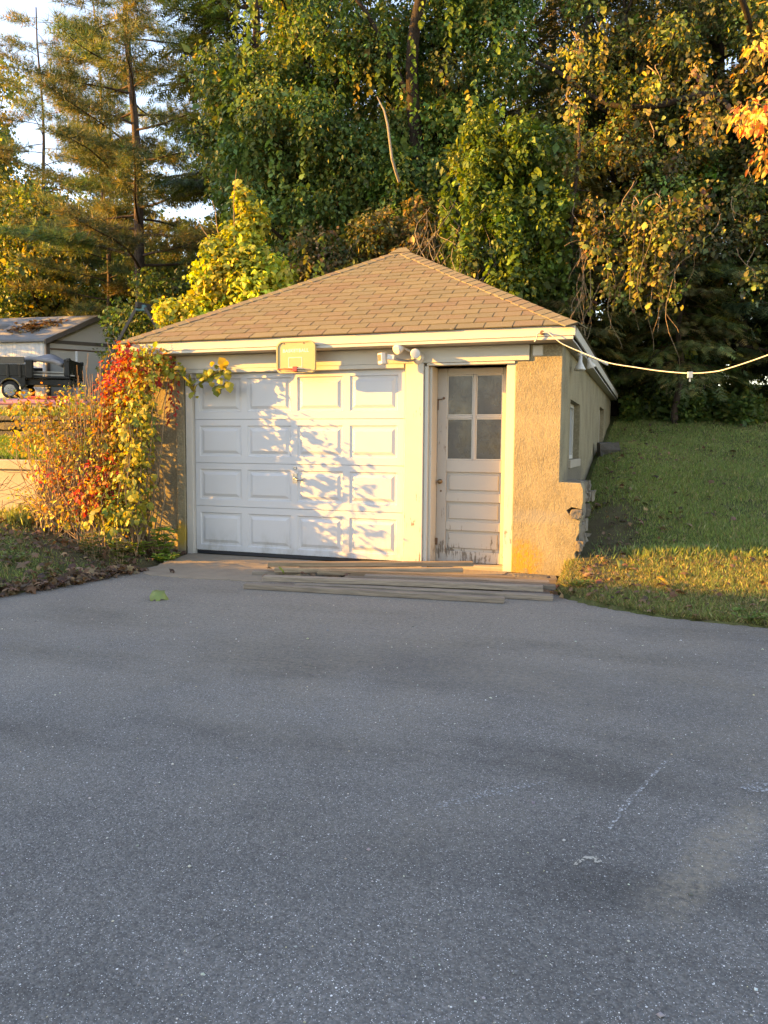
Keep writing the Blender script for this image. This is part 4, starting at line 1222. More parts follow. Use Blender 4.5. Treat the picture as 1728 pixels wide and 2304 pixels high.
def conifer(name, label, base, top_z, z0, rad, pal, kind='pine', nbr=60, trunk_r=.2, seed=0, lean=(0, 0), bark='bark_pine', tuft=.22, dens=1., group=None, prof=None, droop=.12, dead=0):
    r = np.random.default_rng(seed)
    bz = float(T(base[0], base[1])) - .1
    root = thing(name, label, 'tree', (base[0], base[1], bz), group)
    m = MB()
    b0 = np.array([base[0], base[1], bz]); b1 = np.array([base[0] + lean[0], base[1] + lean[1], top_z])
    n = 12
    tr = [b0 + (b1 - b0) * (i / n) + np.array([.06 * math.sin(i * 1.3 + seed), .06 * math.cos(i * 1.1 + seed), 0]) for i in range(n + 1)]
    m.tube(tr, list(np.linspace(trunk_r, .03, n + 1)), 10)
    P, A, N, CI = [], [], [], []
    for b in range(nbr):
        t = (b + r.random()) / nbr
        z = z0 + (top_z - .3 - z0) * t
        f = (z - bz) / (top_z - bz)
        q = b0 + (b1 - b0) * f
        L_ = rad * (prof(t) if prof else (1 - t) ** .75 + .08) * r.uniform(.65, 1.15)
        az = b * 2.399 + r.normal(0, .35)
        upk = r.normal(.12 if kind == 'pine' else .02, .1)
        d = unit(np.array([math.cos(az), math.sin(az), upk]))
        e = q + d * L_
        w_ = wiggle(q, e, r, .05, 6, droop)
        r0 = max(.012, trunk_r * .26 * (1 - .6 * t) * min(1, L_ / 2))
        m.tube(w_, list(np.linspace(r0, .006, len(w_))), 5, False)
        if b < dead: continue
        W_ = np.array(w_)
        # secondary twigs in a flat fan
        nt = max(4, int(L_ * 7 * dens))
        side = unit(np.cross(d, [0, 0, 1]))
        for k in range(nt):
            s_ = .22 + .78 * (k + r.random()) / nt
            j = min(len(W_) - 2, int(s_ * (len(W_) - 1))); fr = s_ * (len(W_) - 1) - j
            p0 = W_[j] + (W_[j + 1] - W_[j]) * fr
            sg = 1 if k % 2 else -1
            tl = (.25 + .42 * L_ * (1 - s_) * .55 + .12) * r.uniform(.7, 1.2)
            td = unit(d * r.uniform(.5, 1.1) + side * sg * r.uniform(.5, 1.0) + np.array([0, 0, r.normal(.05 if kind == 'pine' else -.18, .12)]))
            nn = max(3, int(tl / (tuft * .38)))
            u = np.linspace(.15, 1, nn)[:, None]
            pp = p0 + td * tl * u + r.normal(0, .02, (nn, 3))
            if kind == 'pine':
                aa = unit(td + r.normal(0, .45, (nn, 3)) + np.array([0, 0, .3]))
                nv_ = r.normal(0, 1, (nn, 3))
            else:
                aa = unit(td + side * (r.random((nn, 1)) - .5) * 1.6 + np.array([0, 0, -.3]) + r.normal(0, .2, (nn, 3)))
                nv_ = np.array([0, 0, 1.]) + r.normal(0, .3, (nn, 3))
            P.append(pp); A.append(aa); N.append(nv_); CI.append(np.full(nn, b))
    P = np.concatenate(P); A = np.concatenate(A); N = np.concatenate(N); CI = np.concatenate(CI)
    cols = blob_pal(pal, nbr, CI, r, .2, .3)
    leaf_object('crown', [instances(TUFT if kind == 'pine' else SPRAY, P, A, N, tuft * np.exp(r.normal(0, .2, len(P))), cols)], 'needle', root)
    m.build('trunk', MAT[bark], root, smooth=True)
    return root

GREEN = [((.070, .125, .030), 5), ((.055, .105, .028), 4), ((.115, .165, .036), 3), ((.19, .21, .045), 1)]
VINEG = [((.070, .135, .034), 5), ((.10, .165, .040), 4), ((.052, .105, .030), 3), ((.21, .22, .05), 1.4), ((.28, .24, .06), .6)]
DULL = [((.065, .095, .030), 4), ((.095, .095, .034), 3), ((.13, .11, .05), 2), ((.19, .155, .055), 1)]
GOLD = [((.24, .22, .045), 4), ((.19, .20, .04), 4), ((.12, .16, .035), 4), ((.27, .16, .04), 1.2)]
YGREEN = [((.36, .39, .045), 5), ((.25, .31, .04), 5), ((.46, .40, .05), 2.5), ((.17, .23, .035), 3)]
PINEC = [((.085, .130, .045), 4), ((.15, .165, .045), 3), ((.24, .21, .06), 1.5), ((.055, .095, .042), 3)]
SPRUCE = [((.035, .065, .030), 5), ((.050, .085, .034), 4), ((.080, .095, .032), 2)]
OLIVE = [((.080, .100, .034), 4), ((.120, .115, .040), 3), ((.056, .082, .030), 4), ((.18, .145, .05), 1.6)]
YELLOWS = [((.46, .33, .05), 5), ((.38, .36, .06), 5), ((.48, .25, .04), 2.5), ((.28, .29, .05), 3), ((.36, .15, .04), 1.3), ((.30, .19, .08), 1.5)]
ORANGES = [((.46, .20, .025), 4), ((.42, .10, .02), 3), ((.46, .30, .04), 4), ((.34, .045, .025), 2)]
REDS = [((.38, .035, .025), 5), ((.42, .07, .02), 3), ((.30, .02, .03), 3), ((.40, .15, .03), 1)]
REDORANGE = [((.46, .20, .08), 4), ((.50, .30, .10), 5), ((.40, .12, .06), 2), ((.48, .38, .12), 4), ((.30, .27, .08), 2)]

# ---- mid distance, behind the garage
broad_tree('vine_draped_tree', 'tall tree smothered in green vines behind the left of the garage roof', (-2.9, 9.8), (-2.7, 9.4, 9.0), (2.3, 1.9, 5.6), 105, .58, 82000, .086, VINEG, .26, seed=21, vines=110, vine_len=(.5, 2.4), vine_leaf=.098, droop=.9)
VT = broad_tree('vine_draped_tree', 'dark trunked tree hung with green vines behind the roof peak', (.25, 10.2), (.3, 9.9, 9.2), (2.2, 1.9, 5.4), 90, .58, 68000, .084, VINEG, .30, seed=22, vines=90, vine_len=(.5, 2.2), vine_leaf=.092, droop=.9)
broad_tree('thicket_shrub', 'dull green shrub mass just above the left roof slope', (-1.3, 8.2), (-1.4, 7.9, 4.2), (1.9, 1.0, 2.3), 46, .48, 26000, .085, DULL, .07, seed=23, cat='shrub', vines=50, vine_leaf=.09, vine_pal=VINEG)
broad_tree('thicket_shrub', 'brownish leafy shrub rising behind the roof peak', (.3, 8.4), (.3, 7.9, 5.0), (1.1, .8, 2.4), 34, .40, 19000, .085, DULL + [((.24, .17, .05), 2)], .06, seed=24, cat='shrub')
broad_tree('thicket_shrub', 'dark green shrub behind the right roof slope', (2.1, 8.6), (2.2, 8.2, 3.9), (1.7, 1.0, 2.3), 44, .48, 24000, .085, GREEN, .07, seed=25, cat='shrub', vines=40, vine_leaf=.09)
broad_tree('vine_draped_tree', 'bright green vine clad tree right of the roof peak', (2.5, 8.0), (2.45, 7.5, 6.0), (1.35, .95, 2.3), 64, .31, 26000, .085, [((.085, .145, .025), 5), ((.13, .19, .03), 3), ((.05, .10, .02), 3)], .12, seed=26, vines=60, vine_len=(.6, 1.8), vine_leaf=.095)
conifer('hemlock', 'sunlit olive young hemlock right of the roof peak', (3.7, 8.6), 8.1, 3.4, 1.3, OLIVE + [((.24, .18, .05), 2)], 'spruce', 46, .09, seed=31, tuft=.20, dens=2.6)
conifer('spruce', 'tall dark spruce rising behind the right roof corner', (3.6, 12.2), 17.5, 3.5, 3.0, OLIVE, 'spruce', 110, .26, seed=32, tuft=.34, dens=1.9)
conifer('spruce', 'broad dark spruce with drooping limbs over the right lawn', (6.6, 12.6), 18.0, 3.6, 3.3, SPRUCE + OLIVE, 'spruce', 120, .28, seed=33, tuft=.34, dens=1.9, droop=.2)
conifer('spruce', 'dark spruce at the right edge behind the orange leaves', (10.2, 13.5), 17.0, 3.3, 3.4, SPRUCE, 'spruce', 105, .28, seed=34, tuft=.34, dens=1.8, droop=.2)
conifer('hemlock', 'small pale tipped hemlock low on the right above the lawn', (5.9, 9.9), 6.3, 3.0, 1.6, OLIVE + [((.20, .17, .05), 2)], 'spruce', 44, .08, seed=35, tuft=.20, dens=2.4, droop=.25)
conifer('spruce', 'big dark spruce left of the vine covered trees', (-5.9, 12.6), 19.5, 8.2, 3.6, [((.028, .055, .026), 5), ((.040, .070, .030), 3)], 'spruce', 105, .27, seed=36, tuft=.34, dens=1.8, droop=.10, prof=lambda t: 1 - .5 * t)

def limb(root, pts, rad):
    MB().tube(smooth_path(pts, 5), list(np.linspace(rad[0], rad[1], (len(pts) - 1) * 5 + 1)), 8).build('limb', MAT['bark'], root, smooth=True)
RMIX = OLIVE + [((.10, .15, .04), 4), ((.30, .24, .06), 2), ((.07, .11, .03), 3)]
broad_tree('vine_draped_tree', 'olive and gold vine clad tree above the right roof corner', (4.6, 11.2), (4.5, 10.4, 8.4), (1.9, 1.5, 4.6), 85, .50, 46000, .085, RMIX, .2, seed=27, vines=70, vine_len=(.4, 1.8), vine_leaf=.08, vine_pal=OLIVE + [((.24, .22, .05), 2)], spread=.5)
VT2 = broad_tree('vine_draped_tree', 'olive brown vine clad tree over the middle of the right lawn', (7.3, 12.0), (7.0, 11.0, 8.2), (2.0, 1.5, 4.4), 85, .50, 44000, .085, RMIX, .2, seed=28, vines=70, vine_len=(.4, 1.8), vine_leaf=.08, vine_pal=OLIVE + [((.24, .22, .05), 2)], spread=.5)
broad_tree('vine_draped_tree', 'dark olive leafy tree at the right edge behind the dogwood', (10.2, 12.6), (9.8, 11.8, 7.6), (2.0, 1.5, 4.4), 70, .52, 36000, .09, RMIX + GREEN, .2, seed=29, vines=40, vine_len=(.4, 1.6), vine_leaf=.08, spread=.45)
limb(VT, [(.15, 9.9, 5.0), (.12, 9.4, 7.4), (.05, 8.9, 9.2), (.25, 8.4, 10.4), (.75, 8.2, 11.9), (1.2, 8.2, 13.2)], (.19, .09))
limb(VT, [(.12, 9.0, 8.8), (-.5, 8.5, 10.2), (-1.2, 8.0, 11.2), (-2.4, 7.8, 11.6)], (.07, .025))
limb(VT2, [(2.2, 9.9, 10.2), (3.2, 9.5, 9.5), (4.2, 9.4, 8.7), (5.2, 9.4, 8.5), (6.4, 9.8, 8.7), (7.2, 11.2, 8.0)], (.03, .09))
limb(VT2, [(5.4, 8.9, 11.6), (6.2, 8.9, 10.9), (6.9, 9.6, 10.2), (7.2, 11.0, 9.4)], (.03, .08))
# evergreen undergrowth at the back of the right lawn
for i, (x, y, h, w_, lab) in enumerate(((5.1, 11.3, 2.3, 1.2, 'dark leafy bush at the garage back corner beyond the stone block'), (5.9, 11.9, 2.3, 1.0, 'dark green bush under the spruce at the top of the lawn'),
                                   (8.3, 19.8, 3.6, 2.2, 'dark evergreen bush far up the lawn, left of the right edge one'), (11.5, 21.0, 4.0, 2.4, 'dark evergreen bush far up the lawn at the right edge'), (5.2, 18.0, 4.6, 2.4, 'large dark evergreen bush far behind the garage back corner'))):
    z = float(T(x, y))
    broad_tree('evergreen_bush', lab, (x, y), (x, y, z + h * .48), (w_, w_ * .8, h * .5), 40, .42, 16000, .085, GREEN + SPRUCE, .06, seed=40 + i, cat='bush', limbs=False, group='dark bushes behind the lawn')
# low ground cover at the wood's edge
r = np.random.default_rng(50)
n = 9000
X_ = r.uniform(4.7, 7.6, n); Y_ = 10.4 + r.random(n) ** 1.5 * 2.4 - .25 * (X_ - 4.7) + .3 * np.sin(X_ * 5)
P = np.stack([X_, Y_, T(X_, Y_) + r.random(n) ** 1.6 * .55], 1)
go = leaf_object('ground_cover', [instances(OVAL, P, unit(r.normal(0, 1, (n, 3)) + [0, -.3, -.1]), unit(r.normal(0, .6, (n, 3)) + [0, -.3, 1]), .10 * np.exp(r.normal(0, .3, n)), pick(GREEN + [((.10, .13, .03), 2)], n, r))], 'leaf', None)
tag(go, 'low green leafy ground cover along the back edge of the lawn', 'ground cover', kind='stuff')

# hanging yellow vine and dead tendrils under the right hand trees
HV = thing('hanging_vine', 'yellow green vine hanging in bunches above the right lawn', 'vine', (5.0, 6.9, 3.6))
r = np.random.default_rng(51)
C = np.stack([r.uniform(3.5, 8.2, 90), r.uniform(6.8, 9.4, 90), r.uniform(4.4, 9.2, 90)], 1)
C[:34] = np.stack([r.uniform(4.0, 5.9, 34), r.uniform(6.6, 7.2, 34), r.uniform(4.0, 5.7, 34)], 1)
Rb = np.exp(r.normal(-1.75, .35, (90, 1))) * np.array([[1.2, .8, 1.3]])
P, A, N, idx = blob_leaves(C, Rb * 1.25, 6000, r, 1.0, 1.0)
ch = [instances(HEART, P, A, N, .060 * np.exp(r.normal(0, .35, len(P))), blob_pal([((.13, .135, .035), 4), ((.095, .12, .03), 5), ((.18, .13, .04), 2), ((.13, .08, .04), 2), ((.22, .21, .045), .8)], len(C), idx, r, spread=.5))]
st = [(4.95 + .05 * i, 6.7, 5.6 - .1 * i) for i in range(4)] + [(5.3, 6.75, 5.2), (4.5, 6.7, 5.1), (5.5, 6.8, 4.9), (4.2, 6.7, 4.8)]
Pv, Av, Nv, paths = strands(st, [1.6, 1.5, 1.3, 1.1, 1.5, .9, 1.0, 1.0], r, .06)
ch.append(instances(HEART, Pv, Av, Nv, .085 * np.exp(r.normal(0, .2, len(Pv))), pick([((.24, .24, .05), 4), ((.30, .26, .05), 2), ((.16, .18, .03), 2)], len(Pv), r)))
leaf_object('foliage', ch, 'leaf', HV)
m = MB()
for p in paths: m.tube(list(p[::4]) + [p[-1]], .008, 4)
for i in range(60):
    c_ = C[r.integers(len(C))]; w_ = wiggle(c_ + [r.normal(0, .2), .6, .7], c_, r, .15, 6); m.tube(w_, list(np.linspace(.010, .004, 7)), 4)
for i in range(26):
    x = r.uniform(4.0, 6.2); a_ = np.array([x, 6.9 + r.normal(0, .2), r.uniform(4.1, 5.4)]); b_ = a_ + [r.normal(0, .15), r.normal(0, .1), -r.uniform(.6, 1.9)]
    b_[2] = max(b_[2], 2.7)
    w_ = wiggle(a_, b_, r, .12, 7); m.tube(w_, list(np.linspace(.008, .003, 8)), 4)
for i in range(14):
    x = r.uniform(3.7, 6.0); a_ = np.array([x, 7.6, r.uniform(5.0, 6.2)]); b_ = np.array([x + r.normal(0, .3), 6.7, r.uniform(4.7, 5.3)])
    w_ = wiggle(a_, b_, r, .1, 6); m.tube(w_, list(np.linspace(.014, .007, 7)), 4)
m.build('stem', MAT['twig'], HV)
# tangle of bare grey vines right of the roof peak and a bare snapped stick
BV = thing('bare_vine_tangle', 'tangle of bare grey vine stems right of the roof peak', 'vine', (1.7, 7.2, 2))
m = MB()
for i in range(60):
    a_ = np.array([r.uniform(1.0, 2.2), r.uniform(6.9, 7.3), r.uniform(3.6, 4.3)]); b_ = np.array([r.uniform(.9, 2.3), r.uniform(6.8, 7.3), r.uniform(4.8, 6.2)])
    w_ = wiggle(a_, b_, r, .22, 8); m.tube(w_, list(np.linspace(.012, .005, 9)), 4)
m.build('stem', MAT['bark_pale'], BV)
DS = thing('dead_branch', 'bare pale snapped branch standing out before the vine covered tree', 'branch', (.1, 7.3, 6.0))
MB().tube([(.18, 7.6, 6.9), (.14, 7.45, 7.1), (.10, 7.35, 7.3), (.02, 7.3, 7.95), (-.06, 7.3, 8.25), (-.22, 7.3, 8.55)], [.034, .032, .029, .025, .02, .008], 7).build('stick', MAT['timber'], DS)

# ---- sunlit sapling wrapped in vines, behind the left roof slope
def leaf_mesh(tmpl, name):
    v, f = tmpl
    me = bpy.data.meshes.new(name); me.from_pydata([tuple(q) for q in v], [], [tuple(map(int, q)) for q in f]); me.update()
    return me
def place_leaves(me, mat, P, A, N, size, parent, name='leaf'):
    A = unit(A); B = unit(np.cross(N, A)); N2 = np.cross(A, B)
    pw = world_of(parent).inverted()
    if len(me.materials) == 0: me.materials.append(mat)
    for i in range(len(P)):
        o = bpy.data.objects.new(name, me)
        s_ = float(size[i])
        o.matrix_basis = Matrix(((A[i, 0] * s_, B[i, 0] * s_, N2[i, 0] * s_, P[i, 0]), (A[i, 1] * s_, B[i, 1] * s_, N2[i, 1] * s_, P[i, 1]), (A[i, 2] * s_, B[i, 2] * s_, N2[i, 2] * s_, P[i, 2]), (0, 0, 0, 1)))
        COL.objects.link(o); o.parent = parent; o.matrix_parent_inverse = pw
r = np.random.default_rng(60)
SP = thing('sapling', 'sunlit yellow green sapling wrapped in grapevine behind the left roof slope', 'tree', (-2.0, 4.3, 1.5))
C = np.array([(-2.0, 4.2, 4.2), (-1.6, 4.3, 4.7), (-2.2, 4.1, 3.7), (-1.5, 4.2, 4.1), (-2.6, 4.0, 3.75), (-3.0, 3.9, 3.75), (-1.8, 4.4, 5.1), (-1.55, 4.45, 5.45), (-1.75, 4.5, 5.85), (-1.2, 4.4, 4.5), (-1.05, 4.5, 4.1), (-1.9, 4.2, 4.6), (-2.2, 4.2, 4.9), (-1.7, 4.2, 3.6), (-2.35, 4.15, 4.4)])
Rb = np.array([.42, .40, .40, .42, .34, .28, .34, .28, .20, .34, .32, .36, .26, .42, .30])[:, None] * np.ones((1, 3))
P, A, N, idx = blob_leaves(C, Rb * [1.12, 1, 1], 10500, r, .8, .85)
leaf_object('foliage', [instances(MAPLE, P, A, N, .070 * np.exp(r.normal(0, .32, len(P))), blob_pal(YGREEN, len(C), idx, r))], 'leaf', SP, 'stuff')
P, A, N, idx = blob_leaves(C, Rb * 1.06, 150, r, 1.2, .15)
N = unit(N + np.array([-.5, -.9, .2]))
place_leaves(leaf_mesh(HEART, 'grape_leaf'), m_leaf_obj('sapling leaf', [(.30, .36, .05), (.44, .41, .05), (.36, .38, .05), (.48, .40, .06), (.22, .28, .045)]), P, A, N, .125 * np.exp(r.normal(0, .30, len(P))), SP)
m = MB()
for i, c in enumerate(C):
    w_ = wiggle((-1.9 + .1 * r.normal(), 4.4, 1.4), c, r, .05, 6); m.tube(w_, list(np.linspace(.04, .008, 7)), 5)
for x, z in ((-2.25, 5.75), (-2.6, 5.5), (-1.75, 6.25)):
    w_ = wiggle((-1.9, 4.3, 4.6), (x, 4.2, z), r, .06, 6); m.tube(w_, list(np.linspace(.014, .004, 7)), 4)
m.build('stem', MAT['twig'], SP)

# ---- left background: pines and hardwoods
conifer('white_pine', 'tall white pine with a bare lower trunk left of the garage', (-13.2, 17.4), 25.0, 7.5, 5.2, PINEC, 'pine', 78, .25, seed=70, lean=(-1.6, .9), tuft=.34, dens=1.45, prof=lambda t: 1.05 - .65 * t, droop=.06)
conifer('white_pine', 'slender white pine left of the tall one, behind the shed', (-17.8, 21.2), 21.0, 6.6, 4.2, PINEC + [((.20, .16, .04), 2)], 'pine', 56, .14, seed=71, lean=(-.8, .3), tuft=.32, dens=1.4, prof=lambda t: 1.0 - .6 * t, droop=.10)
conifer('white_pine', 'white pine with golden tips at the far left', (-25.2, 25.6), 24.0, 8.0, 5.4, PINEC + [((.22, .17, .04), 3)], 'pine', 52, .16, seed=72, lean=(-.5, .2), tuft=.34, dens=1.1, prof=lambda t: 1.0 - .6 * t, droop=.12)
GRP = 'woodland trees in the background'
far = [(-30.5, 27.0, 18.0, 3.2, 8.0, GOLD + GREEN[:2], 'tall thin hardwood with russet leaves at the left edge'),
       (-27.5, 26.0, 11.0, 3.4, 6.0, GOLD + GREEN, 'thin hardwood with golden leaves at the left edge behind the shed'),
       (-24, 24, 9.0, 4.0, 5.0, GREEN + GOLD[:2], 'green hardwood behind the left end of the shed roof'),
       (-17, 25, 7.6, 4.0, 4.0, GREEN, 'dark green tree right behind the shed gable'),
       (-11, 22, 7.2, 3.4, 3.6, GREEN + YGREEN[:2], 'green tree filling the gap under the tall white pine'),
       (-7.5, 21, 7.6, 3.0, 3.6, GOLD + GREEN, 'golden tree seen between the pine trunk and the dark spruce'),
       (-14, 31, 10, 4.5, 5.0, GOLD + GREEN, 'far golden green tree behind the tall white pine'),
       (-27, 33, 14, 5.0, 8.0, GOLD + GREEN, 'far hardwood at the left edge with russet top'),
       (-3.5, 19, 9.0, 3.6, 6.0, GREEN + GOLD[:1], 'green tree behind the vine covered pair'),
       (1.0, 26, 13, 4.5, 8.5, GOLD + OLIVE, 'tall golden tree behind the roof peak trees'),
       (6.5, 27, 13, 4.5, 8.5, GOLD + OLIVE, 'tall golden tree behind the right spruces'),
       (-6.0, 29, 12, 4.5, 7.0, GOLD + YGREEN, 'far yellow tree above the dark spruce gap'),
       (12.5, 24, 12, 4.5, 8.5, OLIVE + GOLD, 'olive tree behind the right edge'),
       (16, 17, 10, 4.0, 7.0, GREEN + OLIVE, 'green tree beyond the right edge of the lawn'),
       (-33, 27, 11, 5.0, 7.0, GREEN + GOLD[:2], 'green hardwood beyond the left edge of the view')]
for i, (x, y, cz, w_, h_, pal, lab) in enumerate(far):
    z = float(T(x, y))
    broad_tree('woodland_tree', lab, (x, y), (x, y, z + cz * .62), (w_, w_ * .85, h_), 75, w_ * .26, 24000, .19, pal, .2, seed=80 + i, group=GRP, shell=.7)
# understory along the wood edge on the left
for i, (x, y, h_, w_, lab) in enumerate(((-21, 21.5, 3.4, 3.0, 'dark undergrowth bush behind the white shed wall'), (-13.5, 20.5, 3.2, 2.4, 'dark undergrowth bush right of the shed gable'), (-11.6, 15.9, 4.2, 2.0, 'dark bush left of the swing set'),
                                         (-7.8, 15.5, 4.0, 2.2, 'dark bush behind the swing set'), (-5.2, 13.8, 4.0, 2.0, 'dark bush between the swing set and the sapling'), (-26, 20, 3.4, 3.0, 'dark undergrowth bush at the left edge behind the shed'))):
    z = float(T(x, y))
    broad_tree('woodland_bush', lab, (x, y), (x, y, z + h_ * .5), (w_, w_ * .8, h_ * .55), 44, .6, 15000, .12, GREEN + DULL[:2], .08, seed=110 + i, cat='bush', group='bushes at the edge of the wood', shell=.7)
# bare pale trunks lit by the sun behind the right hand trees
for i, (x, y, ht, lab) in enumerate(((1.4, 21.5, 19, 'tall pale dead pine with short broken branches behind the roof peak'), (3.0, 22.2, 20, 'second pale dead pine, right of the first'), (-.9, 18.3, 16, 'pale dead trunk showing between the vine covered trees'))):
    z = float(T(x, y)); r = np.random.default_rng(130 + i)
    bt = thing('dead_pine', lab, 'tree', (x, y, z), 'pale dead trunks in the wood')
    m = MB(); m.tube([(x, y, z - .1), (x + .1, y, z + ht * .5), (x + .05, y, z + ht)], [.22, .17, .06], 10)
    m.build('trunk', MAT['bark_pale'], bt, smooth=True)
    m = MB()
    for k in range(70):
        zz = z + ht * (.3 + .7 * k / 70); a_ = r.random() * 6.28; L_ = r.uniform(.5, 2.0)
        w_ = wiggle((x + .08, y, zz), (x + L_ * math.cos(a_), y + L_ * math.sin(a_), zz + r.normal(.1, .3)), r, .08, 5); m.tube(w_, list(np.linspace(.035, .006, 6)), 4)
    m.build('branch', MAT['bark_pale'], bt)

# orange dogwood reaching in from the right
broad_tree('dogwood', 'dogwood with drooping red orange leaves at the top right', (9.4, 5.2), (8.2, 4.6, 6.7), (1.85, 1.4, 1.7), 60, .34, 11000, .085, REDORANGE, .12, seed=140, tmpl=OVAL, droop=1.3, shell=.8)

# unseen trees added left of the view to shade the wood, truck and shed
broad_tree('added_maple', 'unseen maple added left of the view to shade the wood behind the garage', (-17.0, 4.0), (-17.0, 4.6, 9.0), (3.2, 3.0, 4.6), 70, .9, 15000, .20, GREEN + GOLD[:2], .3, seed=150, shell=.8)
broad_tree('added_maple', 'second unseen maple added left of the view to shade the truck and shed', (-27.0, 13.0), (-27.0, 13.0, 8.5), (4.0, 4.0, 5.5), 70, 1.1, 15000, .22, GREEN + GOLD[:2], .3, seed=151, shell=.8)

# ------------------------------------------------------------------ autumn bush and vines at the garage corner
r = np.random.default_rng(200)
# 1. the loose golden shrub on the left
AS = thing('autumn_shrub', 'golden yellow and orange autumn shrub with thin bare stems by the retaining wall', 'shrub', (-1.4, -.6, .2))
C = np.array([(-2.15, -.50, 1.85), (-1.95, -.50, 1.55), (-2.25, -.45, 1.40), (-1.75, -.50, 1.85), (-1.55, -.55, 1.60), (-1.35, -.50, 1.90), (-1.70, -.55, 1.25), (-1.35, -.60, 1.35), (-1.10, -.50, 1.65),
              (-1.05, -.60, 1.20), (-1.45, -.70, .95), (-1.10, -.75, .80), (-1.55, -.80, .55), (-1.20, -.85, .50), (-2.0, -.35, 1.05), (-.85, -.70, .60), (-2.35, -.3, .62)])
Rb = np.array([.22, .26, .20, .24, .24, .22, .26, .28, .26, .30, .30, .30, .24, .26, .20, .26, .18])[:, None] * np.array([[1.15, .9, .8]])
P, A, N, idx = blob_leaves(C, Rb * 1.2, 3600, r, .7, 1.0)
cols = blob_pal(YELLOWS, len(C), idx, r)
lowred = np.isin(idx, [10, 11]) & (r.random(len(idx)) < .55); cols[lowred] = pick(REDS + ORANGES, int(lowred.sum()), r)
mid = np.isin(idx, [7, 9, 8, 13]) & (r.random(len(idx)) < .45); cols[mid] = pick(ORANGES + YELLOWS, int(mid.sum()), r)
leaf_object('foliage', [instances(OVAL, P, A, N,   .043 * np.exp(r.normal(0, .35, len(P))), cols)], 'leaf', AS, 'stuff')
P, A, N, idx = blob_leaves(C, Rb, 160, r, .8, .2)
place_leaves(leaf_mesh(OVAL, 'shrub_leaf'), m_leaf_obj('shrub leaf', [(.48, .32, .03), (.44, .36, .05), (.50, .20, .02), (.36, .32, .04), (.42, .10, .03), (.48, .27, .03)]), P, A, unit(N + [-.4, -.8, .2]), .062 * np.exp(r.normal(0, .25, len(P))), AS)
m = MB()
for i in range(190):
    b0 = np.array([r.uniform(-1.6, -.55), r.uniform(-1.0, -.45), .08]); b0[2] = float(T(b0[0], b0[1])) - .02
    c = C[r.integers(len(C))] + r.normal(0, .16, 3)
    w_ = wiggle(b0, c, r, .06, 6); m.tube(w_, list(np.linspace(.007, .0025, 7)), 4, False)
for i in range(60):                                             # tall bare canes
    x = r.normal(-1.02, .16); y = r.uniform(-.75, -.35); z1 = r.uniform(1.7, 2.35) + (.35 if i < 3 else 0)
    w_ = wiggle((x + r.normal(0, .1), y, float(T(x, y))), (x + r.normal(-.05, .12), y + .05, z1), r, .03, 7); m.tube(w_, list(np.linspace(.007, .0025, 8)), 4, False)
for i in range(40):                                             # arching twigs low at the front
    x = r.uniform(-2.5, -.6); a_ = np.array([x, -.6, r.uniform(.5, 1.1)]); b_ = a_ + [r.normal(-.1, .4), -.35 + r.normal(0, .15), r.normal(-.1, .3)]
    w_ = wiggle(a_, b_, r, .12, 6); m.tube(w_, list(np.linspace(.005, .002, 7)), 4, False)
m.build('stem', MAT['twig'], AS)

# 2. creeper climbing the corner up to the eave
CV = thing('creeper', 'red, orange and yellow creeper climbing the left corner of the garage to the eave', 'vine', (-.6, -.35, .15))
C = np.array([(-.86, -.34, 2.30), (-.72, -.36, 2.46), (-.52, -.32, 2.40), (-.34, -.28, 2.42), (-.60, -.36, 2.16), (-.90, -.42, 2.02), (-.40, -.30, 2.18), (-.74, -.46, 1.86), (-.56, -.40, 1.92), (-.90, -.50, 1.66), (-.64, -.46, 1.58),
              (-.48, -.40, 1.64), (-.84, -.56, 1.36), (-.58, -.50, 1.28), (-.78, -.66, 1.04), (-.56, -.60, .98), (-.84, -.76, .74), (-.60, -.76, .66), (-.20, -.20, 2.30)])
Rb = np.array([.17, .15, .17, .15, .20, .18, .17, .22, .20, .22, .22, .18, .24, .24, .24, .22, .24, .20, .12])[:, None] * np.array([[1.1, .95, 1.]])
P, A, N, idx = blob_leaves(C, Rb * 1.15, 5000, r, .9, 1.0)
cols = blob_pal(YELLOWS + [((.20, .22, .03), 3)], len(C), idx, r)
for ids, pl in (((0, 1, 5), REDS + ORANGES[:1]), ((4, 7, 9), ORANGES), ((2, 3, 6, 18), YGREEN + REDS[:1] + ORANGES[:1]), ((8, 11), YGREEN + GREEN[:2] + YELLOWS[:2]), ((14, 16), REDS + ORANGES), ((15, 17, 13), YGREEN + YELLOWS)):
    k = np.isin(idx, ids) & (r.random(len(idx)) < .72); cols[k] = pick(pl, int(k.sum()), r)
leaf_object('foliage', [instances(OVAL, P, A, N, .050 * np.exp(r.normal(0, .35, len(P))), cols)], 'leaf', CV, 'stuff')
red_leaf = leaf_mesh(OVAL, 'creeper_leaf'); red_mat = m_leaf_obj('red creeper leaf', [(.40, .03, .025), (.46, .06, .02), (.32, .02, .03), (.44, .10, .03)])
P, A, N, idx = blob_leaves(C[[0, 1, 2, 4, 5, 14, 16]], Rb[[0, 1, 2, 4, 5, 14, 16]], 90, r, 1., .15)
place_leaves(red_leaf, red_mat, P, A, unit(N + [-.4, -.8, .1]), .068 * np.exp(r.normal(0, .25, len(P))), CV)
Pv, Av, Nv, pth = strands([(-.17, -.17, 2.22), (-.20, -.18, 2.18)], [.62, .5], r, .026, .05)     # red strand beside the door
place_leaves(red_leaf, red_mat, Pv, Av, unit(Nv + [0, -1, 0]), .055 * np.exp(r.normal(0, .2, len(Pv))), CV)
m = MB()
for p in pth: m.tube(list(p[::3]) + [p[-1]], .004, 4)
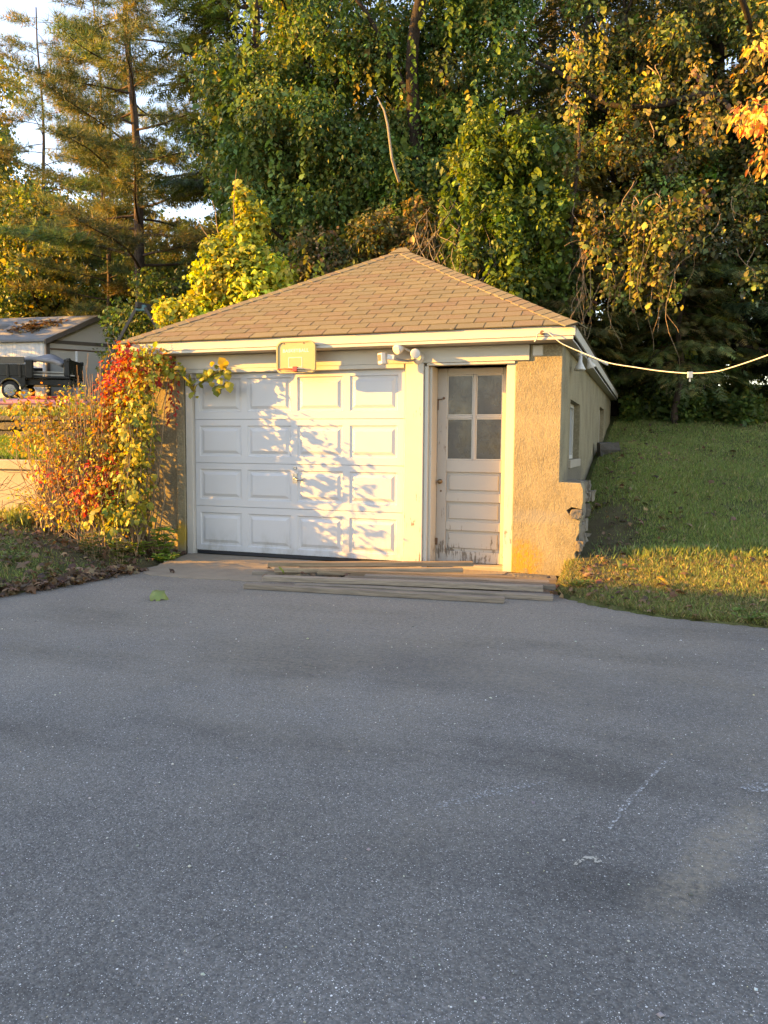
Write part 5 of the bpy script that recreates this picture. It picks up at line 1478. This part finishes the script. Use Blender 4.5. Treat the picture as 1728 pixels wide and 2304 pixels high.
for i in range(60):
    x, y = r.uniform(-.95, -.35), r.uniform(-.75, -.2)
    w_ = wiggle((x, y, float(T(x, y)) - .02), C[r.integers(len(C))], r, .07, 7); m.tube(w_, list(np.linspace(.010, .003, 8)), 4, False)
for i in range(16):                                            # twigs poking above the eave
    c = C[r.integers(0, 5)]; w_ = wiggle(c, c + [r.normal(0, .2), r.normal(0, .1), r.uniform(.1, .35)], r, .15, 5); m.tube(w_, list(np.linspace(.004, .0015, 6)), 4, False)
m.build('stem', MAT['twig'], CV)

# 3. grapevine with big leaves: right edge of the bush and a spray along the lintel
GV = thing('grapevine', 'green large leaved grapevine at the right edge of the bush, reaching over the door', 'vine', (-.4, -.5, .12))
C = np.array([(.20, 0, 0)]) * -1 + np.array([(-.34, -.34, 1.62), (-.30, -.34, 1.40), (-.42, -.42, 1.22), (-.36, -.50, 1.02), (-.46, -.60, .84), (-.42, -.36, 1.82), (-.55, -.85, .52), (-.20, -1.05, .40), (-.30, -.75, .62)])
Rb = np.array([.17, .18, .18, .17, .20, .14, .20, .18, .18])[:, None] * np.ones((1, 3))
C = np.concatenate([C, [(-.34, -.62, z) for z in (.5, .75, 1.0, 1.25, 1.5, 1.75, 2.0)], [(-.30, -.88, z) for z in (.55, .95, 1.35, 1.7)]]); Rb = np.concatenate([Rb, np.full((11, 3), .19)])
P, A, N, idx = blob_leaves(C, Rb * 1.1, 298, r, 1.2, .9)
gl = leaf_mesh(HEART, 'grape_leaf'); gmat = m_leaf_obj('grape leaf', [(.13, .18, .025), (.24, .25, .03), (.36, .32, .04), (.09, .14, .025), (.42, .33, .05)])
place_leaves(gl, gmat, P, A, unit(N + [-.35, -.8, .2]), .070 * np.exp(r.normal(0, .35, len(P))), GV)
P2, A2, N2_, _ = blob_leaves(C, Rb * 1.2, 1500, r, 1.0, 1.0)       # the finer leaves between
leaf_object('foliage', [instances(OVAL, P2, A2, N2_, .036 * np.exp(r.normal(0, .4, len(P2))), pick([((.24, .26, .04), 4), ((.36, .33, .05), 3), ((.13, .18, .03), 2), ((.40, .22, .04), 1)], len(P2), r))], 'leaf', GV, 'stuff')
spr = smooth_path([(-.30, -.24, 2.20), (-.05, -.24, 2.24), (.12, -.20, 2.16), (.30, -.18, 2.17), (.42, -.17, 2.22), (.58, -.17, 2.28)], 5)
spr2 = smooth_path([(.30, -.18, 2.17), (.38, -.17, 2.08), (.52, -.16, 2.05), (.60, -.16, 2.08)], 4)
spr3 = smooth_path([(.10, -.20, 2.16), (.13, -.18, 2.05), (.14, -.17, 1.98)], 4)
m = MB()
for s_ in (spr, spr2, spr3): m.tube(s_, .005, 5)
LP = []
for s_ in (spr, spr2, spr3):
    for p in s_[2:]:
        for k in range(1 if s_ is spr3 else 2): LP.append(np.array(p) + r.normal(0, .03, 3))
LP = np.array(LP); LP[:, 1] = np.minimum(LP[:, 1], -.12)
A = unit(r.normal(0, .7, (len(LP), 3)) + [0, -.2, -.6]); N = unit(r.normal(0, .5, (len(LP), 3)) + [-.3, -1, .35])
place_leaves(gl, gmat, LP, A, N, .070 * np.exp(r.normal(0, .3, len(LP))), GV)
for i in range(40):
    w_ = wiggle((r.uniform(-.6, -.25), r.uniform(-.8, -.4), .05), C[i % len(C)], r, .08, 6); m.tube(w_, list(np.linspace(.009, .004, 7)), 5)
w_ = wiggle((-.42, -.36, 1.82), (-.30, -.24, 2.20), r, .05, 5); m.tube(w_, .006, 5)
m.build('stem', MAT['twig'], GV)

# 4. plants at the foot of the wall
def rosette(name, label, x, y, h, n, leaf, pal, spread, seed, tmpl=OVAL):
    r = np.random.default_rng(seed); z = float(T(x, y))
    root = thing(name, label, 'plant', (x, y, z))
    m = MB(); P = []; A = []; N = []
    for i in range(n):
        a_ = i * 2.4 + r.normal(0, .3); rr = spread * r.uniform(.3, 1); zz = h * r.uniform(.55, 1)
        e = np.array([x + rr * math.cos(a_), y + rr * math.sin(a_), z + zz])
        w_ = wiggle((x + r.normal(0, .02), y + r.normal(0, .02), z - .02), e, r, .06, 5)
        m.tube(w_, list(np.linspace(.005, .002, 6)), 4)
        for k in range(11):
            th = k * 2.399; t = .35 + .65 * k / 11
            j = w_[min(5, int(t * 5))]
            P.append(np.array(j)); d = np.array([math.cos(th), math.sin(th), .35])
            A.append(d); N.append(np.array([-.3 * d[0], -.3 * d[1], 1.]) + r.normal(0, .2, 3))
    P = np.array(P); 
    leaf_object('foliage', [instances(tmpl, P, unit(np.array(A)), unit(np.array(N)), leaf * np.exp(r.normal(0, .25, len(P))), pick(pal, len(P), r, .18))], 'leaf', root)
    m.build('stem', MAT['twig'], root)
FRESH = [((.22, .36, .06), 4), ((.15, .27, .05), 3), ((.30, .40, .08), 2)]
rosette('leafy_plant', 'bright green bushy plant against the stucco beside the garage door', -.12, -.48, .42, 15, .085, FRESH, .17, 1)
rosette('leafy_plant', 'low bright green plant at the foot of the garage corner', -.02, -.62, .16, 12, .07, FRESH, .20, 2)
rosette('leafy_plant', 'small green weed left of the low bright plant', -.32, -.70, .22, 10, .07, FRESH, .16, 3)
rosette('weed', 'feathery dark green weed in front of the bush', -.45, -1.30, .34, 16, .05, [((.05, .10, .035), 4), ((.08, .13, .04), 2)], .22, 4)
rosette('weed', 'pale green weed with upright tips beside the feathery one', -.62, -1.22, .36, 9, .05, [((.11, .15, .05), 4), ((.17, .20, .06), 2)], .13, 5)
rosette('weed', 'wilting plant with drooping pale leaves at the driveway edge', -.02, -1.42, .42, 8, .075, [((.17, .16, .05), 3), ((.10, .13, .03), 3)], .10, 6)
rosette('weed', 'low green clover patch in the left grass', -.85, -2.05, .09, 14, .035, [((.09, .16, .035), 3), ((.13, .19, .045), 2)], .26, 7)
rosette('weed', 'green broadleaf weed at the right driveway edge', 6.15, -1.72, .09, 16, .038, [((.09, .16, .035), 3), ((.13, .19, .045), 2)], .26, 8)
rosette('weed', 'green weed beside the right end of the boards', 4.78, -1.05, .10, 12, .038, [((.09, .16, .035), 3), ((.13, .19, .045), 2)], .15, 9)

# ------------------------------------------------------------------ grass
def grass(name, label, X_, Y_, h, wd, pal, r, lean=.35, zoff=0.):
    n = len(X_)
    P = np.stack([X_, Y_, T(X_, Y_) + zoff], 1)
    A = unit(r.normal(0, lean, (n, 3)) * [1, 1, .2] + [0, 0, 1]); N = unit(r.normal(0, 1, (n, 3)) * [1, 1, .1])
    B = unit(np.cross(N, A)) * wd[:, None]
    bend = r.normal(0, .25, (n, 3)) * [1, 1, 0]
    v = np.stack([P - B, P + B, P + (A * .55 + bend * .12) * h[:, None] + B * .6, P + (A * .95 + bend * .6) * h[:, None]], 1).reshape(-1, 3)
    k = np.arange(n)[:, None] * 4
    f = np.concatenate([k + [0, 1, 2], k + [0, 2, 3]], 0)
    c = np.repeat(pick(pal, n, r, .22), 4, 0)
    o = link(name, array_mesh(name, v, f, c), MAT['grass'])
    return tag(o, label, 'grass', kind='stuff')
r = np.random.default_rng(300)
LAWN = [((.155, .220, .056), 5), ((.200, .245, .064), 3), ((.120, .185, .048), 3), ((.24, .22, .085), 1.8), ((.32, .27, .13), 1.1)]
DRY = [((.12, .14, .042), 3), ((.20, .17, .065), 4), ((.29, .22, .11), 3), ((.09, .13, .035), 3)]
# right lawn, thinner with distance
n = 290000
u = r.random(n); Y_ = -2.1 + 21 * u ** 2.4; X_ = 4.55 + r.random(n) ** 1.1 * (3.2 + .25 * (Y_ + 2))
ok = ~in_drive(X_, Y_, -.03) & ~((X_ < 4.80) & (Y_ > -.05) & (Y_ < 1.4)) & (X_ > 4.52 + .1 * r.random(n))
bare = ((X_ - 4.95) / .38) ** 2 + ((Y_ - .6) / 1.3) ** 2 + .5 * vnoise(X_, Y_, 4, 3)
ok &= ~(r.random(n) < np.clip(1.25 - bare * .8, 0, .9)); ok &= ~((((X_ - 6.75) / .45) ** 2 + ((Y_ - 2.6) / .5) ** 2 < 1) & (r.random(n) < .6))
X_, Y_ = X_[ok], Y_[ok]
far_ = np.clip((Y_ + 9) / 9, .8, 3.2)
pn = vnoise(X_, Y_, 1.6, 4)
hgt = (.035 + .03 * r.random(len(X_))) * (1 + .35 * pn)
tall = np.exp(-((Y_ - (.15 + .36 * (X_ - 5))) / .28) ** 2); hgt = hgt * (1 + 1.1 * tall * (r.random(len(X_)) < .5))
wd = .0032 * far_ * (.7 + .6 * r.random(len(X_)))
front = (Y_ < .05 + .3 * (X_ - 5)) & (r.random(len(X_)) < .75)
dryp = (vnoise(X_, Y_, .8, 9) + .6 * vnoise(X_, Y_, 2.7, 5) > .55) & (r.random(len(X_)) < .6) & ~front
gr_ = ~front & ~dryp
grass('lawn_grass', 'green lawn grass rising beside the garage', X_[gr_], Y_[gr_], hgt[gr_], wd[gr_], LAWN, r)
grass('dry_lawn_grass', 'yellowish dry patches in the lawn beside the garage', X_[dryp], Y_[dryp], hgt[dryp] * .8, wd[dryp], DRY + LAWN[3:], r, .6)
grass('verge_grass', 'straw coloured dry grass along the right driveway edge', X_[front], Y_[front], hgt[front] * .85, wd[front], DRY, r, .6)
# left slope below the retaining wall
n = 60000
X_ = edge_left(np.zeros(n)) - r.random(n) ** .8 * 5.0; Y_ = r.uniform(-4.5, WALL_Y - .02, n)
ok = (X_ < edge_left(Y_) - .02) & ~((((X_ + .7) / 1.0) ** 2 + ((Y_ + .75) / .8) ** 2 + .5 * vnoise(X_, Y_, 4, 1) < 1) & (r.random(n) < .8)) & ~((X_ > -.8) & (Y_ > -.1))
X_, Y_ = X_[ok], Y_[ok]
grass('slope_grass', 'rough half dry grass on the left slope beside the driveway', X_, Y_, .03 + .035 * r.random(len(X_)), .0034 * (.7 + .6 * r.random(len(X_))), DRY + LAWN[:2], r, .6)
n = 500
X_ = np.concatenate([r.normal(-1.9, .06, 260), r.normal(-2.3, .1, 240)]); Y_ = np.concatenate([r.normal(-.9, .06, 260), r.normal(-.4, .1, 240)])
grass('grass_tuft', 'tall grass tuft on the left slope', X_, Y_, .12 + .10 * r.random(n), np.full(n, .004), [((.16, .20, .05), 3), ((.22, .22, .07), 2)], r, .35)
# upper left lawn
n = 60000
X_ = WALL_X - .1 - r.random(n) * 8; Y_ = WALL_Y + .3 + r.random(n) ** 1.3 * 3.1
grass('upper_lawn_grass', 'fresh green grass on the lawn above the retaining wall', X_, Y_, .05 + .05 * r.random(n), .0045 * (.7 + .6 * r.random(n)), [((.075, .16, .025), 5), ((.11, .19, .03), 3), ((.16, .20, .04), 1)], r)
n = 60000
X_ = -4 - r.random(n) * 18; Y_ = 3.8 + r.random(n) ** 1.2 * 12
grass('field_grass', 'grass on the higher ground around the truck', X_, Y_, .07 + .07 * r.random(n), .011 * (.7 + .6 * r.random(n)), LAWN, r)

# ------------------------------------------------------------------ fallen leaves
BROWN = [((.12, .065, .036), 4), ((.17, .10, .055), 3), ((.07, .04, .026), 3), ((.22, .145, .08), 1.2)]
def litter(name, label, X_, Y_, size, r, pal=BROWN, zmax=.03, Z=None):
    n = len(X_)
    z = (T(X_, Y_) if Z is None else Z)
    z = np.where(in_drive(X_, Y_), 0.004, z) + .008 + zmax * r.random(n)
    P = np.stack([X_, Y_, z], 1)
    tm = (MAPLE[0] * [1, 1, 2.6], MAPLE[1])
    o = leaf_object(name, [instances(tm, P, unit(r.normal(0, 1, (n, 3)) * [1, 1, .25]), unit(r.normal(0, .5, (n, 3)) + [0, 0, 1]), size * np.exp(r.normal(0, .3, n)), pick(pal, n, r))], 'litter', None)
    return tag(o, label, 'leaf litter', kind='stuff')
n = 620
t_ = r.random(n); Y_ = -3.4 + 2.0 * t_; X_ = edge_left(Y_) - np.abs(r.normal(.0, .22, n)) + .06
litter('leaf_litter', 'brown leaves piled along the left edge of the driveway', X_, Y_, .058, r, zmax=.06)
n = 520
X_ = edge_left(np.zeros(n)) - r.random(n) * 2.2; Y_ = r.uniform(-2.4, -.1, n)
ok = X_ < edge_left(Y_) - .02
litter('leaf_litter', 'scattered brown leaves under the bush on the left slope', X_[ok], Y_[ok], .055, r, zmax=.05)
n = 700
u = r.random(n); Y_ = -1.8 + 12 * u ** 1.4; X_ = 4.75 + np.abs(r.normal(0, 1, n)) * (.7 + .12 * (Y_ + 2))
ok = ~in_drive(X_, Y_, -.02) & ~((X_ < 4.82) & (Y_ > -.1) & (Y_ < 1.3))
litter('leaf_litter', 'scattered brown leaves on the right lawn', X_[ok], Y_[ok], .052, r, BROWN + [((.30, .19, .08), .8)], zmax=.05)
n = 60
litter('leaf_litter', 'dry brown leaves caught among the old boards', np.concatenate([r.uniform(1.6, 2.3, 22), r.uniform(2.4, 3.2, 14), r.uniform(4.55, 4.75, 24)]), np.concatenate([r.uniform(-1.5, -1.1, 22), r.uniform(-1.35, -1.1, 14), r.uniform(-1.3, -.7, 24)]), .06, r, zmax=.07, Z=np.concatenate([np.full(36, .045), np.full(24, .01)]))
n = 260                                                        # patch on the shed roof
u = np.abs(r.normal(.9, .28, n)); v_ = r.normal(1.6, .5, n)
pr = np.array([tuple(ShP + g_dir * float(a_) + l_dir * float(b_) + Vector((0, 0, EH + .12 + float(a_) * (PH - EH) / (GW / 2) + .03))) for a_, b_ in zip(u, v_)])
o = leaf_object('leaf_litter', [instances(MAPLE, pr, unit(r.normal(0, 1, (n, 3)) * [1, 1, .3]), unit(r.normal(0, .4, (n, 3)) + [0, 0, 1]), .16 * np.exp(r.normal(0, .3, n)), pick([((.26, .15, .08), 3), ((.34, .22, .12), 2)], n, r))], 'litter', None)
tag(o, 'patch of tan dead leaves on the shed roof', 'leaf litter', kind='stuff')

def single_leaf(name, label, x, y, z, s_, col, rz, tilt=(.25, .1), curl=1.6):
    v, f = MAPLE
    bm_v = v * [1, 1, curl] * s_
    me = array_mesh(name, bm_v - [s_ * .4, 0, 0], f, np.tile(np.array(col), (len(v), 1)))
    o = link(name, me, MAT['leaf']); o.location = (x, y, z); o.rotation_euler = (tilt[0], tilt[1], rz)
    md = o.modifiers.new('t', 'SOLIDIFY'); md.thickness = .0015
    return tag(o, label, 'leaf')
single_leaf('fallen_leaf', 'large green maple leaf lying on the asphalt at the left', 1.33, -2.65, .045, .17, (.24, .30, .10), .3, (.5, .15), 2.2)
single_leaf('fallen_leaf', 'yellow leaf lying in the dry grass at the right', 5.54, -.95, .17, .12, (.50, .33, .03), 1.0, (.5, .2))
single_leaf('fallen_leaf', 'pale yellow leaf at the right end of the boards', 4.68, -1.05, .06, .10, (.36, .32, .10), 2.2, (.9, .2))
single_leaf('fallen_leaf', 'pale green round leaf in the sunlit grass by the garage corner', 5.15, -.35, .20, .13, (.14, .18, .06), .6, (.9, .1))
single_leaf('fallen_leaf', 'small green leaf standing on the left end of the boards', 1.86, -1.30, .10, .09, (.20, .26, .04), 1.9, (.9, -.2))
single_leaf('fallen_leaf', 'dark brown curled leaf on the concrete before the garage door', .62, -1.40, .035, .08, (.06, .035, .025), .8, (.3, .3), 3.)

# ------------------------------------------------------------------ marks and grit on the asphalt
def chalk(name, label, pts, w_, col, dens):
    t = NT(name)
    a_ = t.maprange(t.noise(70, 5, .7), dens, dens + .12)
    p = t.n('BsdfPrincipled', {'Base Color': t.mix(t.noise(30), col, tuple(x * .8 for x in col)), 'Roughness': .95})
    tr = t.n('BsdfTransparent')
    ms = t.n('MixShader', {0: a_, 1: tr.outputs[0], 2: p.outputs[0]}); t.t.links.new(ms.outputs[0], t.out.inputs[0])
    P = [np.array(q, float) for q in pts]; vs = []; fs = []
    for i, q in enumerate(P):
        d = unit(P[min(i + 1, len(P) - 1)] - P[max(i - 1, 0)]); s_ = np.array([-d[1], d[0]]) * w_[i] / 2
        vs += [(q[0] - s_[0], q[1] - s_[1], .004), (q[0] + s_[0], q[1] + s_[1], .004)]
    for i in range(len(P) - 1): fs.append((2 * i, 2 * i + 1, 2 * i + 3, 2 * i + 2))
    o = MB().add(vs, fs).build(name, t.m); return tag(o, label, 'chalk mark')
chalk('chalk_mark', 'long thin pale chalk line on the asphalt at the right', [(5.49, -4.86), (5.44, -5.02), (5.395, -5.18), (5.365, -5.26), (5.32, -5.42), (5.285, -5.58)], [.012, .022, .016, .020, .024, .012], (.48, .48, .47), .475)
chalk('chalk_mark', 'short hooked white and tan chalk smear below the long line', [(5.188, -5.875), (5.205, -5.83), (5.225, -5.80), (5.25, -5.795), (5.268, -5.815)], [.005, .016, .018, .030, .026], (.46, .42, .35), .43)
chalk('chalk_mark', 'faint broad chalk streak in the middle of the asphalt', [(4.66, -5.62), (4.78, -5.48), (4.92, -5.34), (5.03, -5.25)], [.03, .06, .05, .02], (.38, .38, .37), .50)
chalk('chalk_mark', 'faint chalk smudge at the right edge of the asphalt', [(5.78, -5.05), (5.88, -4.98), (6.0, -5.0)], [.05, .10, .06], (.40, .41, .41), .49)
n = 3600
r = np.random.default_rng(400)
ang = r.uniform(R(-32), R(32), n) + YAW; dist = 1.5 + 7.5 * r.random(n) ** 1.5
X_ = CAM_POS.x - np.sin(ang) * dist; Y_ = CAM_POS.y + np.cos(ang) * dist
ok = in_drive(X_, Y_, .05) & (Y_ < -1.9); X_, Y_ = X_[ok], Y_[ok]; n = len(X_)
oct_v = np.array([(1, 0, 0), (0, 1, 0), (-1, 0, 0), (0, -1, 0), (.1, 0, .7), (.1, .1, -.3)], float); oct_f = np.array([(0, 1, 4), (1, 2, 4), (2, 3, 4), (3, 0, 4), (1, 0, 5), (2, 1, 5), (3, 2, 5), (0, 3, 5)])
gs = .0022 * np.exp(r.normal(0, .5, n)) * np.clip(.6 + dist[ok] * .12, 0, 1.5)
A = unit(r.normal(0, 1, (n, 3)) * [1, 1, .1])
go = leaf_object('loose_grit', [instances((oct_v, oct_f), np.stack([X_, Y_, np.full(n, .0025)], 1), A, np.tile([0, 0, 1.], (n, 1)) + r.normal(0, .2, (n, 3)), gs, pick([((.55, .54, .50), 3), ((.30, .30, .29), 4), ((.16, .16, .16), 3), ((.45, .38, .26), 1)], n, r))], 'litter', None)
tag(go, 'loose pale grit scattered over the asphalt driveway', 'gravel', kind='stuff')
